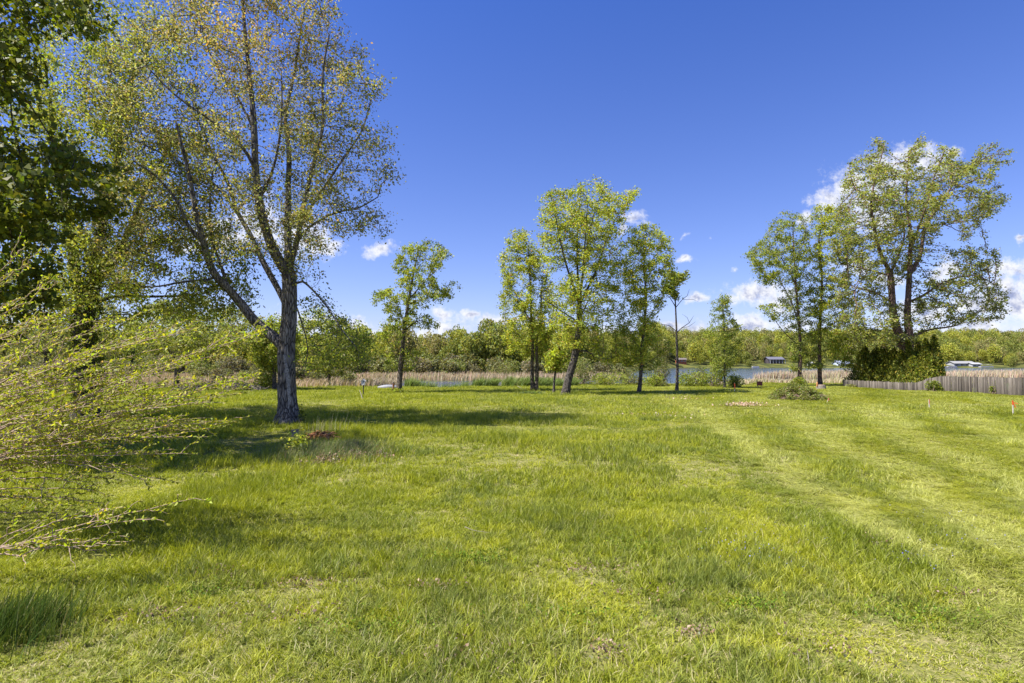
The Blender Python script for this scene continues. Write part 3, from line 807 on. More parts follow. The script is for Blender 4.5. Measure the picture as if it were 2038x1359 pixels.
make_tree('maple_tree', 'tree with a thin wavy trunk at the right of the middle group', 62, (1272, 782),
    [([(1271, 784), (1275, 750), (1277, 700), (1282, 650), (1286, 590), (1282, 530), (1286, 465)], .24, .05), ([(1277, 700), (1255, 670), (1235, 660)], .07, .02),
     ([(1282, 650), (1305, 610), (1320, 590)], .07, .02), ([(1286, 590), (1260, 550), (1240, 520)], .07, .02), ([(1283, 540), (1310, 500), (1325, 480)], .06, .02), ([(1276, 730), (1300, 715), (1320, 700)], .06, .02)],
    [[(1245, 462), (1275, 440), (1300, 445), (1335, 470), (1345, 530), (1330, 570), (1322, 610), (1305, 640), (1312, 672), (1340, 670), (1335, 700), (1300, 745), (1240, 735), (1215, 700), (1220, 640), (1230, 590), (1213, 540), (1225, 490)]],
    1600, 21000, .19, G_BRIGHT, 'bark_brown', 47, D=.34, kill=.5, spread=.26, windk=1.1, thr=.03, nz=.5, tip=.017)

half = make_tree('maple_tree', 'thin mostly bare tree with dead side branches right of the middle group', 66.7, (1347, 778),
    [([(1347, 780), (1348, 720), (1346, 650), (1344, 600), (1341, 545)], .2, .05)],
    [[(1322, 530), (1345, 540), (1370, 530), (1370, 560), (1362, 585), (1340, 600), (1325, 590), (1315, 560)]], 230, 2600, .24, G_MID, 'bark_dark', 53, D=.35, kill=.5, spread=.22, windk=.9)
def dead_branches():
    rnd = random.Random(3); L = [([at(*q, 66.7) for q in pts], r, .02) for pts, r in (
        ([(1347, 662), (1357, 652), (1372, 642), (1381, 628)], .07), ([(1346, 660), (1332, 648), (1310, 644), (1300, 640)], .055), ([(1345, 612), (1333, 592), (1318, 580), (1308, 565)], .055),
        ([(1345, 612), (1358, 596), (1368, 588), (1372, 575)], .05), ([(1372, 642), (1368, 632), (1358, 625)], .03), ([(1357, 652), (1370, 650), (1384, 640)], .03), ([(1333, 592), (1320, 592), (1312, 600)], .03), ([(1358, 596), (1380, 596), (1390, 600)], .025))]
    V, F, o = [], [], 0
    for l in L:
        N, par, kids, rad, nf = grow([l], [], .5)
        v, f = tubes(N, par, kids, rad); V.append(v); F.append(f + o); o += len(v)
    link('branch', quads_mesh('branch', np.concatenate(V), np.concatenate(F), smooth=True), M['bark_dark'], half)
dead_branches()

make_tree('young_tree', 'young narrow tree standing left of the orange-topped stake', 74.7, (1442, 772),
    [([(1442, 774), (1442, 700), (1440, 640), (1437, 590)], .14, .04)],
    [[(1420, 595), (1445, 583), (1458, 600), (1452, 620), (1478, 655), (1474, 700), (1462, 750), (1425, 750), (1410, 710), (1412, 680), (1396, 672), (1405, 650), (1420, 640), (1405, 615)]],
    650, 8500, .18, G_MID, 'bark_dark', 59, D=.34, kill=.5, spread=.22, thr=.06, nz=.6, maxhalf=2.4)

make_tree('maple_tree', 'tree with flat layered branches reaching left, beside the camp chair', 80, (1590, 768),
    [([(1590, 768), (1593, 700), (1590, 640), (1585, 580), (1580, 500), (1578, 445)], .3, .05), ([(1590, 640), (1570, 590), (1550, 560), (1520, 545), (1495, 510)], .1, .02), ([(1592, 690), (1560, 660), (1530, 620)], .09, .02),
     ([(1585, 570), (1560, 520), (1525, 490)], .09, .02), ([(1582, 520), (1600, 480), (1605, 440)], .07, .02)],
    [[(1535, 435), (1570, 415), (1600, 425), (1612, 460), (1620, 520), (1628, 600), (1625, 650), (1595, 660), (1570, 655), (1520, 630), (1508, 612), (1545, 600), (1555, 575), (1515, 570), (1500, 545), (1478, 512), (1495, 490), (1520, 470)],
     [(1565, 660), (1640, 665), (1635, 735), (1570, 740)]],
    1800, 22000, .22, G_MID, 'bark_red', 61, D=.38, kill=.52, spread=.24, thr=.05, nz=.45)

make_tree('maple_tree', 'straight tree with bright low leaves standing behind the brush pile', 81, (1632, 768),
    [([(1632, 768), (1631, 700), (1632, 640), (1636, 560), (1630, 480), (1640, 430)], .32, .05), ([(1632, 660), (1665, 640), (1700, 640)], .08, .02), ([(1632, 700), (1670, 690), (1700, 695)], .08, .02), ([(1634, 580), (1660, 540), (1680, 500)], .08, .02)],
    [[(1610, 420), (1640, 400), (1680, 415), (1710, 460), (1700, 520), (1690, 570), (1715, 610), (1728, 660), (1700, 680), (1650, 690), (1612, 665), (1605, 600), (1615, 540), (1610, 480)],
     [(1640, 680), (1725, 672), (1735, 700), (1690, 745), (1655, 720)]],
    1800, 23000, .22, G_BRIGHT, 'bark_red', 67, D=.38, kill=.52, spread=.24, thr=.03, nz=.45)

make_tree('cottonwood_tree', 'broad windswept tree with red-brown forked trunks above the evergreens at right', 77, (1808, 772),
    [([(1812, 776), (1808, 730), (1803, 700)], .95, .75),
     ([(1803, 705), (1797, 687), (1779, 632), (1774, 566), (1771, 541)], .6, .36), ([(1771, 541), (1752, 502, -1), (1739, 449, -1.5), (1734, 399, -2), (1744, 349, -2.4), (1760, 290, -2.6)], .28, .05),
     ([(1771, 545), (1788, 508, .6), (1800, 462, 1), (1790, 400, 1.4)], .2, .05), ([(1768, 548), (1722, 535, 1.5), (1673, 525, 2.5)], .16, .04), ([(1774, 600), (1740, 582, -1.5), (1700, 570, -2.5)], .16, .04),
     ([(1805, 705), (1811, 680), (1806, 631), (1809, 566), (1811, 515), (1812, 462), (1804, 399), (1808, 316)], .55, .06), ([(1811, 545), (1831, 508, 1), (1842, 449, 1.8), (1870, 409, 2.4), (1903, 359, 3), (1932, 333, 3.3), (1970, 310, 3.6), (2010, 308, 4)], .3, .04),
     ([(1809, 601), (1837, 588, -1), (1880, 561, -2), (1937, 548, -2.6), (1983, 568, -3)], .2, .04), ([(1811, 674), (1847, 657, 1), (1904, 647, 1.8), (1937, 624, 2.4), (1985, 615, 3)], .17, .04),
     ([(1811, 500), (1840, 420, -2.5), (1860, 350, -3.5), (1880, 300, -4)], .2, .04), ([(1734, 400, -2), (1700, 370, -3), (1690, 330, -3.4)], .12, .03), ([(1842, 449, 1.8), (1900, 440, 3), (1960, 415, 4)], .14, .03)],
    [[(1672, 380), (1690, 320), (1712, 310), (1740, 272), (1768, 285), (1785, 330), (1800, 300), (1828, 264), (1850, 285), (1895, 290), (1915, 330), (1940, 300), (1975, 270), (2014, 308), (1985, 350), (2012, 385), (1985, 430), (1955, 445), (1920, 500),
      (1890, 440), (1820, 560), (1790, 560), (1720, 600), (1660, 560), (1645, 470), (1655, 420)],
     [(1820, 560), (1890, 500), (1950, 480), (1985, 500), (1985, 540), (2005, 600), (1995, 640), (1930, 650), (1850, 640), (1815, 610)],
     [(1660, 570), (1760, 590), (1850, 640), (1840, 690), (1760, 700), (1700, 690), (1660, 640)]],
    5000, 58000, .25, G_OLIVE[:3] + G_MID[:2], 'bark_red', 71, D=.5, kill=.65, infl=5, spread=.27, windk=1.1, thr=.08, nz=.28, maxhalf=9, tip=.024, shell=.3, flare=.1)

# trees behind the lawn at left
make_tree('spreading_tree', 'low wide tree on several crooked trunks left of the thick scarred trunk', 72, (352, 774),
    [([(350, 776), (352, 745), (352, 715)], .3, .25), ([(352, 720), (330, 690), (300, 670), (270, 650)], .18, .04), ([(352, 720), (360, 680), (375, 640), (385, 600)], .2, .04), ([(353, 745), (375, 715), (395, 690), (440, 660)], .2, .04),
     ([(340, 700), (380, 703, -3), (420, 700, -4), (450, 685, -4)], .14, .05), ([(352, 730), (335, 690, 2), (320, 640, 3), (310, 610, 3)], .14, .04)],
    [[(250, 640), (290, 605), (340, 595), (390, 585), (430, 605), (480, 610), (520, 640), (545, 690), (510, 710), (440, 690), (400, 705), (330, 700), (270, 710), (225, 690)]],
    1400, 19000, .27, G_GREY[:2] + G_MID[:1], 'bark_brown', 73, D=.5, kill=.7, spread=.3, thr=.02, nz=.35)
make_tree('spreading_tree', 'grey-green tree far left seen through the arching shrub twigs', 84, (90, 768),
    [([(90, 770), (92, 720), (85, 660), (80, 600)], .35, .08), ([(92, 720), (130, 660), (160, 620)], .16, .04), ([(90, 700), (40, 660), (0, 640)], .16, .04)],
    [[(-80, 640), (-20, 580), (60, 560), (140, 570), (220, 600), (250, 650), (240, 700), (160, 730), (40, 730), (-60, 710)]],
    1100, 15000, .32, G_GREY, 'bark_brown', 79, D=.6, kill=.8, spread=.4, thr=.0, nz=.3)
make_tree('spreading_tree', 'loose grey-green tree just right of the thick scarred trunk', 82, (655, 770),
    [([(655, 770), (655, 730), (650, 680), (655, 640)], .22, .06), ([(655, 730), (690, 690), (715, 660)], .12, .03), ([(655, 720), (620, 680), (605, 650)], .12, .03)],
    [[(590, 640), (620, 610), (660, 622), (700, 640), (732, 655), (745, 690), (735, 725), (690, 745), (620, 745), (590, 720)]],
    800, 11500, .28, G_GREY[:1] + G_MID, 'bark_brown', 83, D=.5, kill=.7, spread=.33, thr=.02, nz=.4)
make_tree('spreading_tree', 'dark ivy-wrapped trunk with a bushy skirt close behind the thick scarred trunk', 70, (545, 776),
    [([(547, 778), (546, 740), (545, 690), (540, 640)], .3, .1)],
    [[(505, 650), (545, 620), (590, 650), (600, 700), (570, 740), (520, 740), (500, 700)]], 420, 8500, .26, G_MID, 'bark_dark', 89, D=.45, kill=.7, spread=.35)
print('trees done', time.time() - T0)

# ------------------------------------------------------------------ woods beyond the water
def crowns(pre, pals, n, leaves, size, seed, rx=.5, rz=.5):
    out = []
    for i in range(n):
        out.append(blob_mesh(pre, leaves, size, pals[i % len(pals)], rx, rz, seed + i, M['leaf_dense'], .7, lumps=6 + (i * 5) % 9))
    return out
P_WOOD = [[(3, (0.286, 0.300, 0.048)), (2, (0.351, 0.350, 0.060)), (1, (0.182, 0.213, 0.036))], [(3, (0.195, 0.225, 0.048)), (1, (0.273, 0.288, 0.060))], [(3, (0.377, 0.375, 0.054)), (1, (0.260, 0.288, 0.048))], [(3, (0.312, 0.288, 0.108)), (1, (0.234, 0.225, 0.072))], [(3, (0.247, 0.263, 0.060)), (1, (0.156, 0.188, 0.042))]]
P_MARSH = [[(3, (.19, .20, .075)), (1, (.24, .22, .11))], [(3, (.17, .19, .05)), (2, (.20, .22, .07))], [(3, (.20, .18, .11)), (1, (.16, .16, .07))]]
wood_near = crowns('crown', P_WOOD, 10, 3200, .046, 100)
wood_far = crowns('crown', P_WOOD, 10, 1700, .055, 200)
bush_m = crowns('crown', P_MARSH, 6, 1500, .07, 300, .5, .5)
stem_me = {}
def wood_trunk(h, name='trunk'):
    b = MB(); b.tube((0, 0, -.5), (.02, 0, h * .3), .035 * h * .4, .02 * h * .4, 6); b.tube((.02, 0, h * .3), (0, .03, h * .7), .02 * h * .4, .01 * h * .4, 6)
    me = bpy.data.meshes.new(name); bmesh.ops.recalc_face_normals(b.bm, faces=b.bm.faces); b.bm.to_mesh(me); b.bm.free(); me.materials.append(M['bark_dark']); return me
TR = wood_trunk(1.0)

def fill_wood():
    rnd = random.Random(21); pl, pr = [], []
    # left and centre: trees at 150-330 m
    for Y in np.arange(150, 345, 7.5):
        x = -1.25 * Y
        while x < .26 * Y:
            X = x + rnd.uniform(-2.2, 2.2); Yy = Y + rnd.uniform(-4, 4); a = X / Yy
            x += rnd.uniform(5.5, 8) * (1 + (Y - 150) / 260)
            if Yy < float(far_shore(X, Yy)) + 14: continue
            hb = 12 + 3.5 * noise.noise(Vector((a * 7, Y * .02, 0)))
            hb += 3.5 * math.exp(-((a + .02) / .07) ** 2) * (Y < 190) - 2.0 * math.exp(-((a + .13) / .08) ** 2)
            hb *= 1 - .35 * max(0, min(1, (a - .1) / .15))
            h = hb * rnd.uniform(.6, 1.25); w = h * rnd.uniform(.5, .78)
            pl.append((X, Yy, float(terrain(X, Yy)) + h * .02, rnd.uniform(0, 6.28), w, h, rnd.randrange(10)))
    # right: the far shore
    for Y in list(np.arange(408, 640, 11)) + [680, 720]:
        x = .1 * Y
        while x < 1.15 * Y:
            X = x + rnd.uniform(-3, 3); Yy = Y + rnd.uniform(-5, 5)
            x += rnd.uniform(8, 12)
            if Yy < float(far_shore(X, Yy)) + 7: continue
            a = X / Yy
            if any(abs(X - hx) < hw and Yy < hy for hx, hw, hy in CLEAR): continue
            h = rnd.uniform(10, 20) * (1 + .18 * noise.noise(Vector((a * 9, 0, 0)))); w = h * rnd.uniform(.5, .85)
            if Yy < float(far_shore(X, Yy)) + 22: h *= .55; w *= .8
            pr.append((X, Yy, float(terrain(X, Yy)) - .3, rnd.uniform(0, 6.28), w, h, rnd.randrange(10)))
    return pl, pr
CLEAR = [(at(1545, 720, 432).x, 13, 458), (at(1520, 720, 420).x, 10, 440), (at(1357, 720, 425).x, 9, 436), (at(1680, 720, 418).x, 9, 430), (at(1668, 715, 430).x, 9, 462), (at(1925, 720, 415).x, 20, 432), (at(1880, 720, 415).x, 12, 428)]
pl, pr = fill_wood()
# the front row across the marsh: trees one can tell apart
pl.sort(key=lambda q: q[1]); front = [q for q in pl if q[1] < 178 and -.62 < q[0] / q[1] < .2]
rest = [q for q in pl if not (q[1] < 178 and -.62 < q[0] / q[1] < .2)]
for k, q in enumerate(front[:70]):
    me_c = wood_near[q[6]]
    r = empty('woodland_tree', q[:3], q[3])
    tag(r, 'round leafy tree in the front of the wood across the marsh', 'tree', 'trees in front of the wood across the marsh')
    r.scale = (q[4], q[4], q[5])
    c = bpy.data.objects.new('crown', me_c); COL.objects.link(c); c.parent = r
    t_ = bpy.data.objects.new('trunk', TR); COL.objects.link(t_); t_.parent = r
scatter('wood', rest + front[70:], wood_near, M['leaf_dense'], 'green wood on the low hill across the marsh', 'wood')
scatter('wood', pr, wood_far, M['leaf_dense'], 'wooded hill on the far shore of the lake at right', 'wood')
# willow scrub behind the reeds
def marsh_scrub():
    rnd = random.Random(33); k = 0
    for Y in (131, 138, 146):
        x = -1.0 * Y
        while x < .19 * Y:
            X = x + rnd.uniform(-1, 1); Yy = Y + rnd.uniform(-3, 3); x += rnd.uniform(3.6, 5.6)
            h = rnd.uniform(3.2, 5.2) * (1 + (Y - 131) * .02); w = h * rnd.uniform(.9, 1.35)
            o = bpy.data.objects.new('marsh_shrub', bush_m[k % 6]); COL.objects.link(o); k += 1
            o.location = (X, Yy, float(terrain(X, Yy)) - .2); o.rotation_euler = (0, 0, rnd.uniform(0, 6.28)); o.scale = (w, w, h)
            tag(o, 'grey-green willow shrub growing behind the tan reeds across the marsh', 'shrub', 'willow shrubs behind the reeds')
    # nearer scrub on the marshy left side
    for i in range(34):
        a = rnd.uniform(-.95, -.24); Yy = rnd.uniform(90, 122); X = a * Yy; h = rnd.uniform(2.0, 3.8); w = h * rnd.uniform(1.1, 1.7)
        o = bpy.data.objects.new('marsh_shrub', bush_m[rnd.choice((2, 3, 5))]); COL.objects.link(o)
        o.location = (X, Yy, float(terrain(X, Yy)) - .3); o.rotation_euler = (0, 0, rnd.uniform(0, 6.28)); o.scale = (w, w, h)
        tag(o, 'low brownish shrub in the marsh beyond the left of the lawn', 'shrub', 'brownish shrubs in the left marsh')
marsh_scrub()

# ------------------------------------------------------------------ reeds, weeds, lily pads
def blade_field(name, P, h, wid, cols, lean, mat, rng, label=None, cat=None):
    n = len(P); H = h * rng.uniform(.65, 1.15, n) * (1 + .45 * np.array([noise.noise(Vector((x * .22, y * .3, 2))) for x, y in zip(P[:, 0], P[:, 1])])); az = rng.normal(size=n) * .7; ln = lean * rng.uniform(.1, 1.2, n)
    sa = rng.uniform(0, math.pi, n); sx, sy = np.cos(sa), np.sin(sa); V = np.zeros((n, 6, 3))
    for s, t in enumerate((0, .5, 1)):
        w = wid * (1, .8, .25)[s] * .5; ox = np.cos(az) * ln * H * t * t; oy = np.sin(az) * ln * H * t * t
        for q, sg in ((0, -1), (1, 1)):
            V[:, 2 * s + q] = np.stack([P[:, 0] + ox + sx * w * sg, P[:, 1] + oy + sy * w * sg, P[:, 2] + H * t * (1 - .25 * ln * t)], 1)
    b = (np.arange(n) * 6)[:, None]; F = np.concatenate([b + [[0, 1, 3, 2]], b + [[2, 3, 5, 4]]])
    me = quads_mesh(name, V.reshape(-1, 3), F, np.repeat(cols, 6, axis=0))
    o = link(name, me, mat); tag(o, label, cat, kind='stuff'); return o
M['reed'] = leaf_mat('reed', .2, .8, .1)
TAN = [(4, (.46, .36, .25)), (3, (.58, .48, .35)), (2, (.35, .27, .18)), (.8, (.24, .26, .09))]
def reeds():
    rng = np.random.default_rng(8)
    def keep(X, Y, s=1): return np.array([noise.noise(Vector((x * .09, y * .2, s))) for x, y in zip(X, Y)])
    # band across the marsh
    n = 26000; a = rng.uniform(-1.0, .19, n); Y = 119 + rng.uniform(0, 12, n) ** 1.0; Y = Y + 3 * np.sin(a * 14); X = a * Y
    z = np.maximum(terrain(X, Y), WATER) - .1
    blade_field('reed', np.stack([X, Y, z], 1), 1.45, .10, leaf_cols(n, TAN, rng, .2), .25, M['reed'], rng, 'band of tan reeds along the far side of the marsh channel', 'reeds')
    # reed island at right
    n = 26000; a = rng.uniform(.42, 1.02, n); Y = 128 + rng.uniform(0, 22, n); X = a * Y
    k = (Y - 128 < 22 * np.clip((a - .42) / .10, 0, 1)) & (keep(X, Y, 2) > -.35); X, Y, a = X[k], Y[k], a[k]
    blade_field('reed', np.stack([X, Y, np.full(len(X), WATER - .1)], 1), 1.75, .10, leaf_cols(len(X), TAN, rng, .2), .2, M['reed'], rng, 'tan reed bed standing in the lake at right', 'reeds')
    # dead growth along the near shore, at right and at the far left
    n = 15000; X = rng.uniform(25, 110, n); Y = shore_near(X) + rng.uniform(-5, 5, n); k = X / Y > .36; X, Y = X[k], Y[k]
    blade_field('reed', np.stack([X, Y, np.maximum(terrain(X, Y), WATER) - .05], 1), .75, .07, leaf_cols(len(X), TAN[1:] + [(1.5, (.17, .2, .06))], rng, .2), .5, M['reed'], rng, 'dead brown growth along the near shore at right', 'reeds')
    n = 24000; Y = rng.uniform(76, 118, n); a = rng.uniform(-1.0, -.20, n); X = a * Y; kk = keep(X, Y, 6) > -.15; X, Y = X[kk], Y[kk]
    blade_field('reed', np.stack([X, Y, np.maximum(terrain(X, Y), WATER) - .05], 1), 1.05, .07, leaf_cols(len(X), TAN[:3] + [(2, (.22, .18, .10))], rng, .25), .5, M['reed'], rng, 'brown dead marsh growth beyond the left of the lawn', 'reeds')
    # lush weeds on the bank
    n = 9000; px = rng.uniform(805, 1150, n); Y = 79 + rng.uniform(0, 3.5, n); X = (px - W0 / 2) / FPX * Y
    kk = np.array([noise.noise(Vector((x * .9, y * .5, 4))) for x, y in zip(X, Y)]) > -.12; X, Y = X[kk], Y[kk]
    hh = 1.15 * np.clip(1.15 - np.abs(X + 6) / 26, .3, 1)
    blade_field('bank_grass', np.stack([X, Y, terrain(X, Y) - .05], 1), 1.35, .07, leaf_cols(len(X), [(3, (.15, .21, .05)), (2, (.24, .30, .10))], rng, .25), .8, M['reed'], rng, 'tall green grass bending right along the bank', 'grass')
    # floating leaves
    m = []; C = []
    for i in range(5200):
        if rng.uniform() < .55: a, Yy = rng.uniform(-.35, .2), rng.uniform(105, 119)
        else: a, Yy = rng.uniform(.36, .9), rng.choice([rng.uniform(118, 128), rng.uniform(108, 122)])
        X_ = a * Yy
        if noise.noise(Vector((X_ * .10, Yy * .35, 9))) < .0 + (112 - Yy) * .02 * (a < .3): continue
        r = rng.uniform(.12, .28); s = rng.uniform(0, 1.5); m.append([(X_ + r * math.cos(s + q * math.pi / 3), Yy + r * math.sin(s + q * math.pi / 3), WATER + .006 + (i % 40) * .0005) for q in range(6)])
        C.append(rng.uniform(.7, 1.2) * np.array((.22, .24, .07)))
    v = np.array(m).reshape(-1, 3); f = np.arange(len(v)).reshape(-1, 6)
    o = link('lily_pad', quads_mesh('lily_pad', v, f, np.repeat(np.array(C), 6, axis=0)), M['reed']); tag(o, 'yellow-green floating leaves on the shallow water', 'lily pads', kind='stuff')
reeds()
print('woods done', time.time() - T0)

# ------------------------------------------------------------------ bushes, evergreens
def bush(name, label, cat, px, top, w, Y, pal, n, size, seed, group=None, mat='leaf', twigs=40, taper=.6, wcol='twig', z0=None, dep=1.0, twr=.02):
    rng = np.random.default_rng(seed); b = at(px, 722, Y); zt = at(px, top, Y).z; z0 = float(terrain(b.x, Y)) if z0 is None else z0; h = max(.4, zt - z0); rx = w / 2 / FPX * Y
    root = empty(name, (b.x, Y, z0)); tag(root, label, cat, group)
    lumps = 12; cs = rng.normal(size=(lumps, 3)); cs /= np.linalg.norm(cs, axis=1, keepdims=True); cs[:, 2] = np.abs(cs[:, 2])
    cs = cs * np.array([rx * .62, rx * .62 * dep, h * .55]) * rng.uniform(.4, 1.05, (lumps, 1)) + np.array([b.x, Y, z0 + h * .18])
    k = rng.integers(0, lumps, n); d = rng.normal(size=(n, 3)); d /= np.linalg.norm(d, axis=1, keepdims=True)
    P = cs[k] + d * rng.uniform(.55, 1.0, (n, 1)) ** .5 * np.array([rx * .46, rx * .46 * dep, h * .42]) * rng.uniform(.7, 1.1, (lumps, 1))[k]
    P[:, 2] = np.maximum(P[:, 2], z0 + .02)
    V, F, o = [], [], 0
    tp = rng.choice(n, twigs); tips = P[tp] + rng.normal(size=(twigs, 3)) * .12
    for e in tips:
        s = Vector((b.x + rng.normal() * rx * .12, Y + rng.normal() * rx * .12, z0 - .1)); e = Vector(e); m = s.lerp(e, .5) + Vector((rng.normal() * .1, rng.normal() * .1, .15 * h))
        N = [s, s.lerp(m, .5), m, m.lerp(e, .5), e]; v, f = tubes(N, [-1, 0, 1, 2, 3], [[1], [2], [3], [4], []], [twr, twr * .9, twr * .7, twr * .5, twr * .25]); V.append(v); F.append(f + o); o += len(v)
    link('stem', quads_mesh('stem', np.concatenate(V), np.concatenate(F)), M[wcol], root)
    c = leaf_cols(n, pal, rng) * rng.uniform(.8, 1.2, (lumps, 1))[k]
    v, f, c = leaf_arrays(P, size, .6, (.5, 0, 0), .5, c, rng=rng); link('foliage', quads_mesh('foliage', v, f, c), M[mat], root)
    return root

for k, (px, top, w, Y, lab, pal) in enumerate([
    (1160, 712, 60, 84, 'rounded shore bush right of the leaning trunk', G_GREY), (1208, 738, 80, 83, 'low shore bush between the leaning trunk and the wavy trunk', G_MID), (1250, 735, 60, 86, 'low green bush just left of the wavy trunk', G_GREY),
    (1318, 700, 50, 82, 'tall bush with bare twigs left of the half-dead tree', G_GREY), (1300, 740, 60, 80, 'low bush between the wavy trunk and the half-dead tree', G_MID), (1372, 736, 70, 79, 'green bush just right of the half-dead trunk', G_MID),
    (1420, 728, 60, 78, 'green bush left of the young narrow tree', G_MID), (1462, 742, 42, 76.5, 'dark bush at the right foot of the young narrow tree', G_MID), (1395, 715, 44, 82, 'taller loose bush behind the young tree at left', G_GREY),
    (530, 735, 60, 71, 'dark bush round the trunk behind the thick scarred trunk', G_MID), (793, 772, 26, 62.5, 'small weeds at the foot of the lone slender tree', G_MID), (1005, 715, 46, 126, 'pale bush standing in the reeds across the channel', G_GREY),
    (1590, 745, 40, 79.5, 'leafy sprouts round the foot of the layered tree', G_MID), (1700, 765, 36, 77, 'weeds at the left end of the low fence', G_GREY)]):
    bush('shore_bush', lab, 'bush', px, top, w, Y, pal, int(1500 * w / 50), .19, 500 + k)
bush('vine', 'green vine growing over the fence where it rises', 'vine', 1856, 757, 44, 64.8, G_MID, 2200, .15, 540, dep=.35)
bush('vine', 'vine over the tall fence boards near the right edge', 'vine', 1973, 762, 12, 59.2, G_MID, 260, .13, 541, dep=.4)
bush('weed', 'dark leafy sprout on the right side of the thick scarred trunk', 'weed', 602, 806, 18, 30.6, G_DARK + G_MID[:1], 160, .11, 542, twigs=6, twr=.01)
bush('weed', 'tuft of weeds in the lawn left of the leaning trunk', 'weed', 1060, 782, 70, 60, [(3, (.12, .17, .05))], 900, .14, 543, twigs=6)

def cedar(px, top, w, Y, lab, k):
    rng = np.random.default_rng(700 + k); b = at(px, 722, Y); h = at(px, top, Y).z; rx = w / 2 / FPX * Y; n = 5200
    root = empty('arborvitae', (b.x, Y, 0)); tag(root, lab, 'evergreen', 'evergreens behind the fence')
    t = rng.uniform(0, 1, n) ** 1.35; r = rx * (1 - t) ** .85 * (.55 + .45 * np.minimum(1, t * 8)); an = rng.uniform(0, 6.283, n)
    lob = 1 + .20 * np.sin(an * 3 + k + t * 6) + .18 * np.sin(an * 5 + t * 14 + k * 2) + .17 * rng.normal(size=n)
    rr = r * np.maximum(.2, lob) * rng.uniform(.7, 1, n) ** .4
    P = np.stack([b.x + rr * np.cos(an) + .12 * t * h * math.sin(k) * .3, Y + rr * np.sin(an), t * h], 1)
    c = leaf_cols(n, [(4, (.13, .16, .02)), (3, (.22, .235, .03)), (2, (.31, .30, .045)), (1, (.07, .09, .015))], rng)
    v, f, c = leaf_arrays(P, .30, .45, (.1, 0, 1.0), .8, c, rng=rng); link('crown', quads_mesh('crown', v, f, c), M['leaf_dense'], root)
    m = MB(); m.tube((b.x, Y, -.2), (b.x, Y, h * .85), .12, .03, 7); m.build('trunk', M['bark_red'], root)
for k, (px, top, w, Y, lab) in enumerate([(1722, 692, 46, 80, 'dark evergreen at the left end of the row behind the fence'), (1742, 694, 44, 81, 'second dark evergreen from the left end of the row'),
    (1758, 686, 40, 79, 'dark evergreen with a blunt tip, third from the left of the row'), (1776, 690, 42, 78, 'dark evergreen just left of the forked red-brown trunk'), (1796, 700, 40, 75, 'lower evergreen in front of the forked red-brown trunk'),
    (1812, 680, 26, 74, 'slim pointed evergreen in front of the right fork'), (1828, 682, 26, 74, 'slim pointed evergreen right of the right fork'), (1842, 676, 28, 73, 'second tallest slim pointed evergreen near the row\'s right end'),
    (1857, 670, 32, 72.5, 'tallest pointed evergreen at the right end of the row'), (1816, 712, 46, 72, 'broad yellow-green evergreen low in front of the pointed tips'), (1846, 718, 44, 70.5, 'broad low evergreen touching the rising part of the fence')]):
    cedar(px, top, w * (1.3 + .12 * math.sin(k * 2.3)), Y, lab, k)

# ------------------------------------------------------------------ board fence
def fence():
    M['fence'] = None
    t = NT('weathered_boards'); p = t.pos(); c = t.attr('Col')
    n = t.noise(t.scale(p, (14, 14, .8)), 1.2, 6, .7); st = t.noise(p, 1.1, 5, .65)
    cc = t.mix(t.mr(n, .3, .7), (.55, .5, .45), (1.15, 1.1, 1.05)); cc = t.mix(1., c, cc, 'MULTIPLY')
    cc = t.mix(t.mr(st, .55, .7, 0, .5), cc, (.09, .10, .06))
    m = t.out(t.pbr(cc, .95, t.bump(n, .6, .01), .1))
    P = [(1678, 769.5, .95), (1716, 772, .95), (1765, 774.5, .93), (1824, 777, .93), (1848, 778, 1.45), (1872, 779.2, 1.78), (1926, 782.2, 1.80), (1982, 785.3, 1.82), (2050, 789.5, 1.82), (2140, 795, 1.82)]
    pts = [(ground_at(a, b), h) for a, b, h in P]
    root = empty('board_fence', pts[0][0]); tag(root, 'weathered grey board fence at right, low at its far end and rising to full height', 'fence')
    rnd = random.Random(9)
    for i in range(len(pts) - 1):
        (a, ha), (b, hb) = pts[i], pts[i + 1]; d = b - a; L = d.length; u = d / L; nrm = Vector((u.y, -u.x, 0)); n = int(L / .15)
        V, F, C = [], [], []
        for k in range(n):
            t0, t1 = k * L / n + .004, (k + 1) * L / n - .006 - (rnd.random() < .06) * .05
            hh = ha + (hb - ha) * (k + .5) / n + rnd.gauss(0, .03); s = rnd.uniform(.55, 1.35); col = np.array((.132, .121, .106)) * s
            if rnd.random() < .12: col = col * .6
            off = nrm * rnd.uniform(-.012, .012); tl = rnd.gauss(0, .008)
            q = []
            for z in (-.05, hh):
                for (tt, dn) in ((t0, 0), (t1, 0), (t1, .02), (t0, .02)): q.append(a + u * (tt + tl * z) + nrm * dn + off + Vector((0, 0, z)))
            o = len(V); V += [tuple(x) for x in q]; C += [col] * 8
            F += [(o, o + 1, o + 5, o + 4), (o + 1, o + 2, o + 6, o + 5), (o + 2, o + 3, o + 7, o + 6), (o + 3, o, o + 4, o + 7), (o + 4, o + 5, o + 6, o + 7)]
        link('board_panel', quads_mesh('board_panel', np.array(V), np.array(F), np.array(C)), m, root)
        w = MB(); w.box((-.05, -.05, -.2), (.05, .05, ha + .03), Matrix.Translation(a - nrm * .085)); pm = w.build('post', None, root)
        pm.data.materials.append(M['deadwood'])
        for zz in (.25, .8):
            w = MB(); w.bar(a - nrm * .035 + Vector((0, 0, zz * ha)), b - nrm * .035 + Vector((0, 0, zz * hb)), .05, .05); w.build('rail', M['deadwood'], root)
fence()

